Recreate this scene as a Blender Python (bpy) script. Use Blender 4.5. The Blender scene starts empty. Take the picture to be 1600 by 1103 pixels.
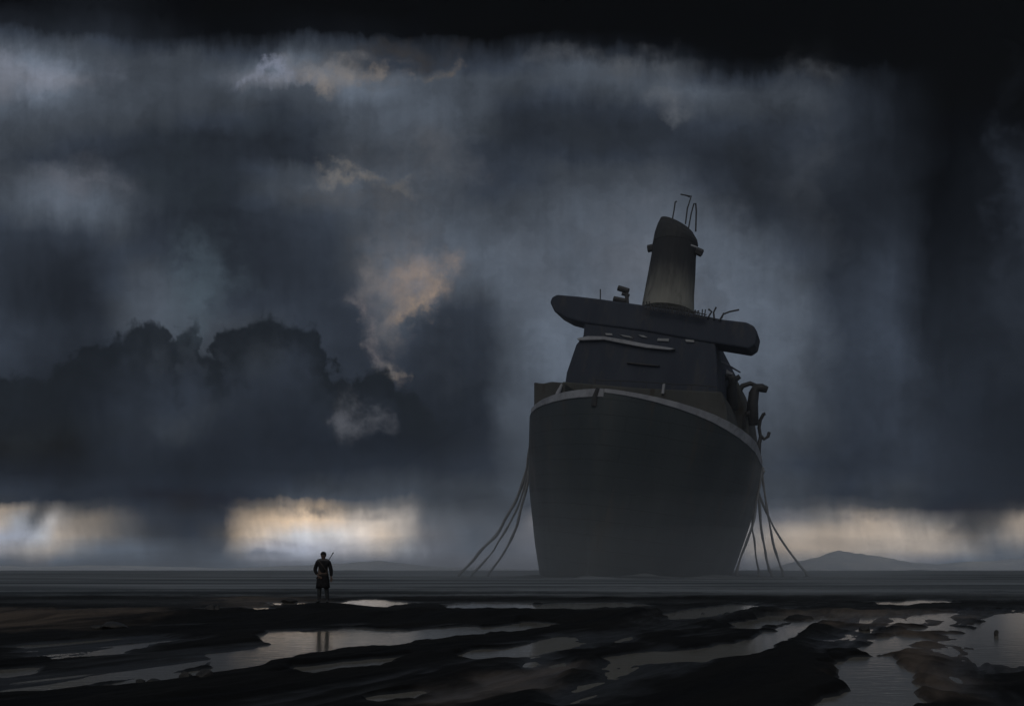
import bpy, bmesh, math, random
import numpy as np
from mathutils import Vector, Matrix, Euler

random.seed(7)
C = bpy.context.scene.collection
S = bpy.context.scene
R = math.radians

# ------------------------------------------------------------------ survey
F, HC, YH = 1386.0, 1.5, 889.0          # focal (photo px), eye height (m), horizon row

def ground(px, py, z=0.0):
    """point at height z seen at a photo pixel"""
    d = (HC - z) * F / (py - YH)
    return ((px - 800) * d / F, d, z)

def at(px, py, d):
    """point at distance d seen at a photo pixel"""
    return ((px - 800) * d / F, d, HC - (py - YH) * d / F)

def lin(c):
    c = c / 255.0
    return c / 12.92 if c <= 0.04045 else ((c + 0.055) / 1.055) ** 2.4

# ------------------------------------------------------------------ helpers
def tag(o, label=None, cat=None, group=None, kind=None):
    if label: o['label'] = label
    if cat: o['category'] = cat
    if group: o['group'] = group
    if kind: o['kind'] = kind
    return o

def empty(name, loc=(0, 0, 0), rot=(0, 0, 0)):
    o = bpy.data.objects.new(name, None)
    o.location = loc; o.rotation_euler = rot
    C.objects.link(o)
    return o

def obj(name, me, mat=None, parent=None, smooth=False):
    if isinstance(me, bmesh.types.BMesh):
        bm = me
        me = bpy.data.meshes.new(name)
        bmesh.ops.recalc_face_normals(bm, faces=bm.faces)
        bm.to_mesh(me); bm.free()
    o = bpy.data.objects.new(name, me)
    C.objects.link(o)
    if mat: me.materials.append(mat)
    if parent: o.parent = parent
    if smooth:
        me.polygons.foreach_set('use_smooth', [True] * len(me.polygons))
    return o

def box(bm, c, s, rot=None):
    m = Matrix.Translation(c) @ (rot.to_matrix().to_4x4() if rot else Matrix()) @ Matrix.Diagonal((*s, 1))
    return bmesh.ops.create_cube(bm, size=1, matrix=m)['verts']

def tube(bm, pts, rad, n=8, cap=True):
    """pts list of Vectors; rad float or list"""
    pts = [Vector(p) for p in pts]
    if not hasattr(rad, '__len__'): rad = [rad] * len(pts)
    rings = []
    up = None
    for i, p in enumerate(pts):
        a = pts[max(i - 1, 0)]; b = pts[min(i + 1, len(pts) - 1)]
        t = (b - a).normalized()
        if up is None:
            up = t.orthogonal().normalized()
        else:
            up = (up - t * up.dot(t)).normalized()
        w = t.cross(up)
        rings.append([bm.verts.new(p + (up * math.cos(k * 2 * math.pi / n) + w * math.sin(k * 2 * math.pi / n)) * rad[i]) for k in range(n)])
    for i in range(len(rings) - 1):
        for k in range(n):
            bm.faces.new((rings[i][k], rings[i][(k + 1) % n], rings[i + 1][(k + 1) % n], rings[i + 1][k]))
    if cap:
        bm.faces.new(rings[0][::-1]); bm.faces.new(rings[-1])

def prism(poly, s0, s1, bevel=0.0, seg=2, shift=(0, 0)):
    """poly: (t, z) corners; extruded along s from s0 to s1"""
    bm = bmesh.new()
    a = [bm.verts.new((t, s0, z)) for t, z in poly]
    b = [bm.verts.new((t + shift[0], s1, z + shift[1])) for t, z in poly]
    n = len(poly)
    bm.faces.new(a); bm.faces.new(b[::-1])
    for i in range(n):
        bm.faces.new((a[i], b[i], b[(i + 1) % n], a[(i + 1) % n]))
    bmesh.ops.recalc_face_normals(bm, faces=bm.faces)
    if bevel:
        bmesh.ops.bevel(bm, geom=list(bm.edges), offset=bevel, segments=seg, affect='EDGES', profile=0.5)
    return bm

# numpy value noise
def _hash(ix, iy, seed):
    h = (ix.astype(np.int64) * 374761393 + iy.astype(np.int64) * 668265263 + seed * 974634777) & 0xFFFFFFFF
    h = ((h ^ (h >> 13)) * 1274126177) & 0xFFFFFFFF
    h = h ^ (h >> 16)
    return (h & 0xFFFF) / 65535.0

def vnoise(x, y, seed=0):
    ix = np.floor(x); iy = np.floor(y)
    fx = x - ix; fy = y - iy
    fx = fx * fx * fx * (fx * (fx * 6 - 15) + 10); fy = fy * fy * fy * (fy * (fy * 6 - 15) + 10)
    a = _hash(ix, iy, seed); b = _hash(ix + 1, iy, seed); c = _hash(ix, iy + 1, seed); d = _hash(ix + 1, iy + 1, seed)
    return (a + (b - a) * fx) * (1 - fy) + (c + (d - c) * fx) * fy

def fbm(x, y, oct=4, seed=0, gain=0.5):
    s = 0; a = 1; t = 0
    for i in range(oct):
        s = s + a * vnoise(x * 2 ** i + 17.3 * i, y * 2 ** i - 9.1 * i, seed + i); t += a; a *= gain
    return s / t

# ------------------------------------------------------------------ node materials
class N:
    """short hand for building node trees"""
    def __init__(s, tree):
        s.t = tree; s.n = tree.nodes; s.l = tree.links
    def new(s, kind, **kw):
        nd = s.n.new(kind)
        for k, v in kw.items(): setattr(nd, k, v)
        return nd
    def put(s, sock, v):
        if isinstance(v, bpy.types.NodeSocket): s.l.new(v, sock)
        else: sock.default_value = v
    def math(s, op, a, b=0.0, c=None, clamp=False):
        nd = s.new('ShaderNodeMath', operation=op, use_clamp=clamp)
        s.put(nd.inputs[0], a); s.put(nd.inputs[1], b)
        if c is not None: s.put(nd.inputs[2], c)
        return nd.outputs[0]
    def noise(s, vec, scale=5, detail=4, rough=0.55, dist=0.0, out=0):
        nd = s.new('ShaderNodeTexNoise')
        s.l.new(vec, nd.inputs['Vector'])
        nd.inputs['Scale'].default_value = scale; nd.inputs['Detail'].default_value = detail
        nd.inputs['Roughness'].default_value = rough; nd.inputs['Distortion'].default_value = dist
        return nd.outputs[out]
    def map(s, v, a, b, c=0.0, d=1.0, kind='SMOOTHSTEP'):
        nd = s.new('ShaderNodeMapRange', interpolation_type=kind)
        s.put(nd.inputs[0], v)
        for i, q in enumerate((a, b, c, d)): s.put(nd.inputs[1 + i], q)
        return nd.outputs[0]
    def mix(s, f, a, b, blend='MIX'):
        nd = s.new('ShaderNodeMix', data_type='RGBA', blend_type=blend)
        s.put(nd.inputs[0], f)
        s.put(nd.inputs[6], a); s.put(nd.inputs[7], b)
        return nd.outputs[2]
    def xyz(s, x, y, z):
        nd = s.new('ShaderNodeCombineXYZ')
        s.put(nd.inputs[0], x); s.put(nd.inputs[1], y); s.put(nd.inputs[2], z)
        return nd.outputs[0]
    def vscale(s, vec, sx, sy, sz):
        nd = s.new('ShaderNodeMapping')
        s.l.new(vec, nd.inputs[0]); nd.inputs['Scale'].default_value = (sx, sy, sz)
        return nd.outputs[0]

def rgb(r, g, b): return (r, g, b, 1.0)

def material(name, base, alt=None, rough=0.6, spec=0.4, scale=1.0, stretch=(1, 1, 1), bump=0.0, bscale=6.0,
             stain=None, stain_amt=0.5, metal=0.0):
    m = bpy.data.materials.new(name); m.use_nodes = True
    k = N(m.node_tree); bs = m.node_tree.nodes['Principled BSDF']
    co = k.new('ShaderNodeTexCoord').outputs['Object']
    v = k.vscale(co, *stretch)
    n1 = k.noise(v, scale, 6, 0.6)
    col = k.mix(k.map(n1, 0.35, 0.65), rgb(*base), rgb(*(alt or [c * 0.7 for c in base])))
    if stain:
        n2 = k.noise(v, scale * 2.7, 8, 0.65, 0.4)
        col = k.mix(k.math('MULTIPLY', k.map(n2, 0.52, 0.66), stain_amt), col, rgb(*stain))
    k.l.new(col, bs.inputs['Base Color'])
    rn = k.noise(v, scale * 4, 4)
    k.l.new(k.map(rn, 0.3, 0.7, max(rough - 0.12, 0.05), min(rough + 0.12, 1), 'LINEAR'), bs.inputs['Roughness'])
    bs.inputs['Specular IOR Level'].default_value = spec
    bs.inputs['Metallic'].default_value = metal
    if bump:
        b = k.new('ShaderNodeBump'); b.inputs['Strength'].default_value = bump; b.inputs['Distance'].default_value = 0.05
        k.l.new(k.noise(co, bscale, 8, 0.65), b.inputs['Height'])
        k.l.new(b.outputs[0], bs.inputs['Normal'])
    return m

# ------------------------------------------------------------------ camera
cam = bpy.data.cameras.new('camera')
cam.sensor_width = 36; cam.lens = F / 1600 * 36
cam.shift_y = (YH - 551.5) / 1600
cam.clip_end = 9000; cam.clip_start = 0.1
co = bpy.data.objects.new('camera', cam); C.objects.link(co)
co.location = (0, 0, HC); co.rotation_euler = (R(90), 0, 0)
S.camera = co

# ------------------------------------------------------------------ sky
# rows of the storm sky: photo row -> brightness along the horizon, (column, level, warmth 0..1)
COLS = [i * 50 for i in range(16)] + [800, 875, 950, 1025, 1100, 1175, 1250, 1325, 1400, 1475, 1550, 1600]
def row(levels):
    soft = {1475: (1.3, 3), 1400: (1.25, 2), 1325: (0.90, 0), 1550: (1.1, 2)}        # the black squall comes on by degrees
    return [(x, v * soft.get(x, (1, 0))[0] + (soft.get(x, (1, 0))[1] if v > 8 else 0), 0.0) for x, v in zip(COLS, levels)]

SKY = [
 (5, row([14, 18, 24, 24, 22, 18, 14, 12, 11, 10, 8, 8, 12, 8, 7, 7, 7, 6, 5, 4, 4, 3, 3, 3, 3, 2, 2, 2])),
 (44, row([30, 32, 36, 38, 34, 28, 20, 16, 16, 18, 18, 20, 18, 16, 13, 12, 11, 9, 8, 7, 6, 5, 4, 3, 3, 2, 2, 2])),
 (60, row([55, 55, 60, 58, 52, 44, 38, 34, 34, 40, 46, 48, 44, 40, 34, 30, 30, 26, 20, 16, 12, 10, 8, 7, 5, 4, 3, 3])),
 (80, row([74, 78, 70, 64, 62, 62, 60, 56, 56, 66, 68, 62, 56, 50, 46, 44, 44, 46, 44, 34, 18, 14, 14, 12, 6, 4, 4, 4])),
 (100, row([104, 100, 92, 66, 64, 64, 64, 64, 82, 98, 88, 70, 58, 54, 54, 56, 58, 68, 76, 64, 30, 24, 24, 18, 8, 5, 5, 5])),
 (120, row([116, 112, 104, 68, 65, 66, 66, 72, 104, 110, 92, 100, 88, 76, 70, 66, 64, 66, 74, 76, 52, 46, 50, 44, 16, 8, 8, 8])),
 (140, row([108, 100, 84, 68, 66, 66, 65, 64, 74, 66, 70, 100, 92, 74, 72, 68, 60, 58, 60, 80, 76, 60, 64, 50, 18, 8, 10, 10])),
 (165, row([88, 78, 70, 66, 66, 66, 64, 62, 60, 54, 60, 76, 76, 74, 76, 70, 54, 46, 46, 58, 66, 60, 62, 50, 18, 9, 12, 12])),
 (190, row([72, 68, 64, 62, 60, 60, 58, 56, 54, 46, 54, 72, 78, 76, 78, 66, 46, 42, 40, 46, 54, 54, 58, 48, 18, 10, 14, 16])),
 (215, row([64, 62, 58, 54, 48, 46, 44, 42, 40, 38, 46, 66, 76, 72, 74, 60, 44, 44, 42, 44, 46, 48, 56, 46, 20, 10, 16, 20])),
 (240, row([60, 56, 52, 48, 42, 40, 40, 40, 42, 42, 46, 60, 68, 64, 66, 56, 48, 52, 52, 52, 42, 40, 52, 46, 22, 11, 18, 24])),
 (262, row([60, 66, 70, 62, 50, 42, 42, 44, 56, 62, 66, 68, 68, 66, 64, 54, 54, 60, 64, 64, 46, 38, 48, 46, 24, 12, 20, 28])),
 (285, row([62, 80, 88, 78, 60, 44, 42, 44, 60, 66, 74, 84, 80, 74, 66, 54, 56, 62, 68, 70, 54, 36, 44, 44, 26, 12, 22, 32])),
 (310, row([62, 80, 90, 86, 68, 46, 42, 44, 58, 60, 64, 74, 76, 74, 70, 56, 60, 68, 74, 76, 64, 38, 40, 42, 28, 13, 22, 34])),
 (335, row([58, 70, 78, 80, 70, 46, 40, 42, 48, 54, 58, 68, 76, 78, 76, 66, 66, 76, 80, 82, 74, 46, 40, 40, 30, 14, 22, 34])),
 (365, row([50, 52, 54, 58, 62, 50, 42, 42, 44, 50, 54, 62, 76, 80, 80, 76, 76, 80, 86, 88, 86, 66, 48, 42, 34, 16, 24, 34])),
 (395, row([50, 48, 44, 46, 58, 56, 44, 42, 44, 48, 50, 60, 84, 100, 84, 84, 84, 84, 88, 92, 90, 78, 58, 50, 38, 18, 28, 36])),
 (425, row([48, 46, 40, 42, 56, 62, 50, 44, 44, 48, 50, 62, 92, 114, 88, 80, 86, 86, 92, 95, 92, 84, 66, 54, 42, 20, 32, 38])),
 (455, row([48, 42, 38, 42, 58, 72, 62, 46, 46, 48, 50, 56, 90, 106, 76, 62, 84, 90, 94, 96, 94, 88, 74, 58, 44, 22, 34, 40])),
 (485, row([50, 44, 38, 42, 60, 76, 70, 54, 54, 52, 50, 54, 84, 76, 54, 56, 78, 92, 96, 97, 95, 90, 78, 62, 44, 24, 34, 40])),
 (515, row([56, 50, 44, 48, 64, 74, 70, 62, 60, 56, 52, 50, 76, 58, 48, 52, 74, 94, 97, 98, 95, 90, 80, 64, 46, 26, 34, 40])),
 (550, row([58, 48, 44, 46, 58, 64, 62, 60, 60, 58, 54, 50, 56, 52, 44, 48, 72, 95, 98, 98, 94, 88, 80, 64, 46, 27, 34, 40])),
 (590, row([52, 42, 40, 42, 44, 48, 50, 50, 50, 50, 48, 52, 50, 46, 42, 46, 72, 94, 97, 97, 90, 82, 74, 62, 46, 30, 34, 40])),
 (640, row([34, 32, 34, 44, 48, 50, 50, 46, 44, 42, 42, 52, 46, 40, 40, 44, 72, 84, 86, 86, 82, 76, 68, 58, 44, 32, 34, 38])),
 (690, row([27, 27, 30, 40, 46, 48, 46, 42, 42, 40, 40, 40, 40, 40, 42, 46, 64, 74, 78, 78, 74, 68, 60, 54, 44, 34, 36, 38])),
 (730, row([40, 38, 38, 42, 44, 44, 42, 42, 44, 46, 46, 48, 48, 48, 48, 54, 66, 70, 74, 74, 70, 64, 58, 56, 46, 36, 38, 40])),
 (758, row([54, 50, 46, 48, 48, 46, 44, 46, 52, 58, 60, 62, 64, 62, 60, 64, 72, 74, 76, 76, 72, 68, 62, 60, 48, 36, 40, 42])),
 (775, row([60, 54, 50, 52, 52, 46, 44, 46, 56, 70, 76, 80, 78, 74, 66, 66, 76, 80, 82, 82, 78, 74, 68, 62, 48, 36, 42, 44])),
 (790, [(0, 150, .8), (40, 120, .6), (60, 66, .3), (90, 105, .5), (140, 68, .2), (230, 56, 0), (300, 46, 0), (360, 50, 0), (400, 100, .7),
        (450, 132, .8), (500, 160, 1), (550, 120, .6), (600, 112, .4), (640, 104, .4), (680, 74, .1), (800, 74, 0), (1000, 80, 0), (1180, 86, 0), (1260, 76, .1), (1340, 72, .2),
        (1400, 66, .1), (1460, 50, 0), (1520, 48, 0), (1570, 56, .2), (1600, 70, .4)]),
 (812, [(0, 160, .7), (30, 148, .3), (60, 90, .2), (85, 158, .5), (105, 130, .6), (125, 118, .7), (160, 108, .7), (200, 86, .4), (240, 58, .1), (300, 50, 0), (350, 58, .1), (380, 130, .9),
        (410, 176, 1), (450, 205, 1), (505, 205, 1), (560, 180, .7), (600, 178, .7), (645, 158, .6), (670, 92, .2), (800, 84, 0), (830, 110, .2), (1000, 100, 0), (1180, 112, .1), (1240, 108, .2), (1300, 122, .5),
        (1360, 148, .8), (1410, 124, .6), (1450, 104, .5), (1520, 74, .4), (1560, 88, .5), (1600, 150, .8)]),
 (835, [(0, 150, 0), (40, 158, 0), (70, 168, .3), (100, 154, .7), (130, 126, .7), (170, 110, .6), (200, 84, .3), (240, 60, .1), (300, 56, 0), (345, 70, .3), (375, 140, .9),
        (410, 188, .8), (470, 190, .4), (540, 196, .5), (600, 196, .8), (640, 160, .6), (665, 106, .2), (740, 92, 0), (830, 116, .1), (1000, 110, 0), (1170, 146, .4), (1220, 168, .7), (1290, 178, .8),
        (1360, 174, .8), (1420, 150, .7), (1470, 136, .7), (1510, 112, .6), (1550, 104, .4), (1600, 140, .7)]),
 (858, [(0, 142, .2), (50, 150, .5), (90, 146, .6), (130, 120, .3), (180, 100, 0), (230, 84, 0), (300, 70, 0), (345, 74, 0), (375, 134, .5), (420, 164, .1), (480, 168, 0), (530, 176, .2), (600, 186, .6),
        (640, 156, .3), (670, 112, 0), (740, 100, 0), (830, 120, 0), (1000, 110, 0), (1170, 160, .5), (1220, 178, .8), (1300, 182, .8), (1360, 176, .7), (1430, 158, .7), (1500, 124, .5), (1560, 92, .1), (1600, 108, .3)]),
 (876, [(0, 96, 0), (60, 106, .2), (100, 100, 0), (180, 86, 0), (300, 74, 0), (360, 86, 0), (410, 122, 0), (500, 126, 0), (600, 122, 0), (680, 106, 0), (830, 116, 0), (1000, 110, 0), (1170, 136, .1),
        (1240, 150, .5), (1340, 156, .5), (1420, 136, .2), (1480, 100, 0), (1600, 90, 0)]),
 (889, [(0, 84, 0), (300, 74, 0), (420, 98, 0), (600, 102, 0), (830, 106, 0), (1000, 106, 0), (1200, 118, 0), (1340, 122, 0), (1480, 88, 0), (1600, 84, 0)]),
]
# how much brighter the sky is than it looks through the damp air, row by row
HAZE, FOG = 0.00025, 0.105

# the storm front is charted by slope: sideways and upward per metre ahead
def el_of(py): return (YH - py) / F
def az_of(px): return (px - 800) / F
A0, A1 = az_of(-150), az_of(1750)
def u_of(px): return (az_of(px) - A0) / (A1 - A0)

def through_air(py):
    """share of sky light that comes through the damp air on that row"""
    v = max((YH - py) / F, 1e-4); sine = v / math.sqrt(1 + v * v + 0.09)
    return math.exp(-HAZE * min(1440.0, 88.5 / sine))

def sky_col(level, warm, py):
    cool = np.array([0.91, 1.0, 1.125]) * (1.06 if py < 770 else 1.0); hot = np.array([1.10, 0.98, 0.85])
    if level < 60: cool = cool * np.array([0.965, 0.99, 1.035])
    if level > 100 and warm < 0.3: cool = np.array([0.96, 1.0, 1.09])
    c = level * (cool * (1 - warm) + hot * warm)
    T = through_air(py)
    L = 1.12 if py >= 800 else 1.0            # low mist takes its share too
    return [max((lin(v) * L - FOG * f * (1 - T)) / T, 0.0003) for v, f in zip(c, (0.88, 1.0, 1.16))] + [1.0]

w = bpy.data.worlds.new('World'); S.world = w
w.use_nodes = True
wt = w.node_tree; wt.nodes.clear(); k = N(wt)
SUN_EL, SUN_AZ = 36.0, 194.0
d = k.new('ShaderNodeTexCoord').outputs['Generated']
sp = k.new('ShaderNodeSeparateXYZ'); k.l.new(d, sp.inputs[0])
ahead = k.math('MAXIMUM', sp.outputs[1], 0.12)
az = k.math('DIVIDE', sp.outputs[0], ahead)
el = k.math('DIVIDE', sp.outputs[2], ahead)
# drifting, torn cloud edges: the look-up direction is shaken by noise, less so near the horizon
p = k.xyz(az, el, 0.0)
calm = k.map(el, 0.0, 0.16, 0.20, 1.0)
n_big = k.new('ShaderNodeSeparateColor'); k.l.new(k.noise(p, 5, 7, 0.62, 0.0, out=1), n_big.inputs[0])
n_fin = k.new('ShaderNodeSeparateColor'); k.l.new(k.noise(k.vscale(p, 1.0, 0.30, 1), 60, 5, 0.65, 0.0, out=1), n_fin.inputs[0])
def shake(sock, amp): return k.math('MULTIPLY', k.math('SUBTRACT', sock, 0.5), amp)
daz = k.math('ADD', shake(n_big.outputs[0], 0.11), shake(n_fin.outputs[0], 0.02))
de = k.math('ADD', shake(n_big.outputs[1], 0.055), shake(n_fin.outputs[1], 0.026))
lean = k.map(el, 0.0, 0.09, -0.5, 0.5, 'LINEAR')
fray = k.math('MULTIPLY', lean, shake(k.noise(k.xyz(k.math('MULTIPLY', az, 9.0), 0.0, 2.0), 1.0, 3, 0.6), 0.17))
az2 = k.math('ADD', k.math('ADD', az, fray), k.math('MULTIPLY', daz, k.map(el, 0.0, 0.16, 0.4, 1.0)))
el2 = k.math('ADD', el, k.math('MULTIPLY', de, calm))
u = k.map(az2, A0, A1, 0, 1, 'LINEAR')
col = None; prev = None
for py, stops in SKY:
    cr = k.new('ShaderNodeValToRGB'); r = cr.color_ramp; r.interpolation = 'LINEAR'
    while len(r.elements) < len(stops): r.elements.new(0.5)
    for e, (px, lv, wm) in zip(r.elements, stops): e.position = u_of(px)
    for e, (px, lv, wm) in zip(r.elements, stops): e.color = sky_col(lv, wm, py)
    k.l.new(u, cr.inputs[0])
    if col is None: col = cr.outputs[0]
    else: col = k.mix(k.map(el2, el_of(prev), el_of(py), 0, 1, 'LINEAR'), col, cr.outputs[0])
    prev = py

wv = k.new('ShaderNodeVectorMath', operation='SUBTRACT'); k.l.new(k.noise(p, 13, 6, 0.62, 0.0, out=1), wv.inputs[0]); wv.inputs[1].default_value = (.5, .5, .5)
ws = k.new('ShaderNodeVectorMath', operation='MULTIPLY'); k.l.new(wv.outputs[0], ws.inputs[0]); ws.inputs[1].default_value = (0.16, 0.13, 0)
wc = k.new('ShaderNodeVectorMath', operation='SCALE'); k.l.new(ws.outputs[0], wc.inputs[0]); k.l.new(k.map(el, 0.03, 0.2, 0.25, 1.0), wc.inputs['Scale'])
wa = k.new('ShaderNodeVectorMath', operation='ADD'); k.l.new(p, wa.inputs[0]); k.l.new(wc.outputs[0], wa.inputs[1])
pw = wa.outputs[0]

def dirv(px, py): return az_of(px), el_of(py)

# torn wisps catching warm light
def wisp(px, py, rx, ry, colr, amt, freq=60, thr=0.5, soft=0.12, ang=0.0):
    global col
    a0, e0 = dirv(px, py)
    mp = k.new('ShaderNodeMapping', vector_type='TEXTURE')
    k.l.new(pw, mp.inputs[0])
    mp.inputs['Location'].default_value = (a0, e0, 0); mp.inputs['Rotation'].default_value = (0, 0, ang)
    mp.inputs['Scale'].default_value = (rx / F, ry / F, 1)
    ln = k.new('ShaderNodeVectorMath', operation='LENGTH'); k.l.new(mp.outputs[0], ln.inputs[0])
    g = k.map(ln.outputs['Value'], 0.0, 1.25, 1.0, 0.0)
    nz = k.noise(k.vscale(p, 1, 0.8, 1), freq * 0.8, 8, 0.68, 0.0)
    m = k.math('MULTIPLY', k.math('MULTIPLY', g, amt), k.map(nz, 0.36, 0.62, 0.15, 1.0))
    col = k.mix(m, col, rgb(*[lin(v) for v in colr]))
# ragged dark cumulus heads standing in front of the grey veil
heads = [(-100, 640), (0, 590), (60, 600), (130, 540), (200, 500), (235, 484), (258, 500), (272, 530), (290, 492), (318, 484), (340, 540), (356, 545), (372, 505),
         (405, 490), (440, 500), (480, 515), (510, 550), (532, 588), (556, 560), (580, 556), (605, 570), (625, 600), (660, 610), (700, 640), (760, 700), (830, 760)]
cr = k.new('ShaderNodeValToRGB'); r = cr.color_ramp
while len(r.elements) < len(heads): r.elements.new(0.5)
for e, (px, py) in zip(r.elements, heads): e.position = u_of(px)
for e, (px, py) in zip(r.elements, heads):
    v = (YH - py) / 900.0; e.color = (v, v, v, 1)
rag = k.noise(k.vscale(p, 1, 0.6, 1), 60, 6, 0.7)
pws = k.new('ShaderNodeSeparateXYZ'); k.l.new(pw, pws.inputs[0])
azr = k.math('ADD', az, k.math('MULTIPLY', k.math('SUBTRACT', pws.outputs[0], az), 1.0))
elr = k.math('ADD', el, k.math('MULTIPLY', k.math('SUBTRACT', pws.outputs[1], el), 0.8))
k.l.new(k.map(azr, A0, A1, 0, 1, 'LINEAR'), cr.inputs[0])
hl = k.math('MULTIPLY', cr.outputs[0], 900.0 / F)
dd = k.math('ADD', k.math('SUBTRACT', hl, elr), shake(rag, 0.04))
edge = k.map(dd, -0.006, 0.009)
body = k.map(dd, 0.012, 0.085, 1.0, 0.0)
sel = k.math('MULTIPLY', k.math('MULTIPLY', edge, body), k.map(az, az_of(640), az_of(760), 0.92, 0.0))
col = k.mix(sel, col, rgb(lin(19), lin(24), lin(30)))

# broad masses
wisp(290, 275, 100, 85, (40, 47, 54), 0.8, 9, 0.24, 0.16)
wisp(430, 214, 150, 36, (39, 45, 52), 0.8, 14, 0.24, 0.16)
wisp(900, 214, 200, 38, (41, 46, 53), 0.85, 14, 0.24, 0.14)
wisp(1190, 265, 62, 120, (34, 38, 44), 0.75, 16, 0.26, 0.18)
wisp(1275, 270, 60, 190, (58, 62, 68), 0.45, 14, 0.30, 0.25)
wisp(960, 100, 160, 30, (80, 83, 88), 0.7, 22, 0.28, 0.16, -0.06)
wisp(1265, 128, 60, 30, (62, 65, 70), 0.6, 20, 0.30, 0.2)
wisp(1050, 152, 56, 26, (90, 94, 100), 0.7, 20, 0.30, 0.22)
wisp(430, 122, 80, 14, (128, 134, 152), 0.8, 30, 0.26, 0.14)
wisp(500, 106, 80, 22, (104, 106, 112), 0.7, 30, 0.28, 0.16, 0.1)
wisp(55, 116, 130, 44, (122, 128, 142), 0.8, 14, 0.24, 0.18)
wisp(110, 286, 110, 44, (92, 95, 104), 0.65, 16, 0.28, 0.22)
wisp(310, 440, 70, 100, (70, 82, 92), 0.75, 16, 0.28, 0.24)
wisp(100, 690, 150, 50, (25, 30, 34), 0.7, 14, 0.28, 0.2)
wisp(300, 650, 90, 40, (54, 60, 67), 0.6, 16, 0.30, 0.25)
wisp(650, 250, 120, 60, (80, 82, 87), 0.6, 18, 0.28, 0.25)
wisp(640, 330, 100, 50, (84, 86, 91), 0.6, 18, 0.28, 0.25)
wisp(720, 560, 70, 120, (46, 51, 59), 0.6, 14, 0.28, 0.2)
wisp(940, 420, 210, 130, (84, 88, 96), 0.5, 14, 0.28, 0.25)
wisp(1060, 440, 120, 200, (92, 96, 104), 0.5, 14, 0.28, 0.25)
wisp(1585, 360, 40, 260, (44, 50, 60), 0.6, 20, 0.28, 0.25)
wisp(1450, 640, 80, 130, (27, 31, 38), 0.6, 12, 0.28, 0.22)
# warm-lit shreds
wisp(625, 425, 95, 78, (98, 95, 96), 0.8, 26, 0.28, 0.22)
wisp(598, 470, 44, 80, (98, 96, 98), 0.75, 30, 0.28, 0.20, 0.45)
wisp(655, 424, 58, 44, (142, 127, 117), 0.7, 34, 0.33, 0.16, 0.2)
wisp(640, 470, 26, 56, (124, 114, 108), 0.6, 44, 0.33, 0.16, -0.25)
wisp(664, 458, 20, 48, (152, 134, 118), 0.7, 60, 0.36, 0.14, -0.2)
wisp(580, 500, 20, 56, (112, 106, 108), 0.75, 44, 0.31, 0.16, 0.4)
wisp(612, 562, 42, 20, (116, 110, 106), 0.65, 60, 0.34, 0.14, -0.7)
wisp(634, 584, 24, 14, (116, 106, 98), 0.7, 70, 0.35, 0.14, -0.8)
wisp(546, 640, 26, 52, (90, 92, 99), 0.65, 40, 0.31, 0.18, 0.3)
wisp(572, 658, 40, 20, (86, 88, 94), 0.6, 40, 0.31, 0.18)
wisp(565, 286, 100, 15, (118, 114, 110), 0.7, 44, 0.32, 0.16, -0.04)
wisp(560, 310, 120, 30, (78, 78, 80), 0.5, 24, 0.28, 0.22)
wisp(540, 122, 66, 40, (112, 108, 106), 0.7, 36, 0.30, 0.18, -0.2)
wisp(515, 138, 26, 34, (124, 118, 114), 0.7, 60, 0.33, 0.15, 0.6)
wisp(580, 130, 40, 16, (122, 115, 110), 0.65, 60, 0.33, 0.15, 0.5)
wisp(680, 112, 60, 14, (104, 96, 88), 0.6, 44, 0.31, 0.18)
wisp(600, 84, 120, 26, (58, 54, 51), 0.6, 24, 0.28, 0.2)
# scud across the bright slots
wisp(490, 796, 60, 12, (66, 76, 86), 0.7, 50, 0.36, 0.10)
wisp(590, 806, 70, 12, (112, 110, 112), 0.6, 40, 0.32, 0.16, 0.12)
wisp(440, 784, 90, 8, (88, 88, 90), 0.6, 50, 0.32, 0.16, 0.06)
wisp(1360, 808, 70, 9, (104, 102, 106), 0.6, 50, 0.32, 0.16, 0.08)
wisp(1300, 792, 130, 10, (66, 68, 74), 0.6, 40, 0.30, 0.16)
wisp(1500, 820, 60, 40, (50, 52, 58), 0.6, 30, 0.30, 0.2)
wisp(46, 815, 14, 40, (88, 88, 90), 0.7, 40, 0.30, 0.16, -0.35)
wisp(470, 850, 90, 9, (150, 152, 166), 0.6, 40, 0.30, 0.18)
wisp(400, 866, 70, 9, (92, 104, 124), 0.6, 40, 0.30, 0.18)

# falling rain: faint upright streaks; and soft horizontal drifts
rain = k.noise(k.xyz(k.math('MULTIPLY', az, 70.0), k.math('MULTIPLY', el, 3.5), 0.0), 1.0, 5, 0.6)
rain2 = k.noise(k.xyz(k.math('MULTIPLY', az, 16.0), k.math('MULTIPLY', el, 1.6), 3.0), 1.0, 3, 0.5)
drift = k.noise(k.xyz(k.math('MULTIPLY', az, 7.0), k.math('MULTIPLY', el, 34.0), 5.0), 1.0, 6, 0.6)
fine = k.noise(pw, 11, 9, 0.66, 0.0)
f1 = k.map(rain, 0.25, 0.75, 0.93, 1.07, 'LINEAR')
f2 = k.map(drift, 0.25, 0.75, 0.95, 1.05, 'LINEAR')
f3 = k.map(fine, 0.3, 0.7, 0.74, 1.26, 'LINEAR')
f4 = k.map(rain2, 0.25, 0.75, 0.94, 1.06, 'LINEAR')
shaft = k.noise(k.xyz(k.math('MULTIPLY', k.math('ADD', az, k.math('MULTIPLY', el, 0.25)), 17.0), k.math('MULTIPLY', el, 2.0), 9.0), 1.0, 4, 0.6)
f5 = k.math('ADD', 1.0, k.math('MULTIPLY', k.map(el, 0.03, 0.14, 1.0, 0.0), k.map(shaft, 0.35, 0.65, -0.20, 0.08)))
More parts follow.
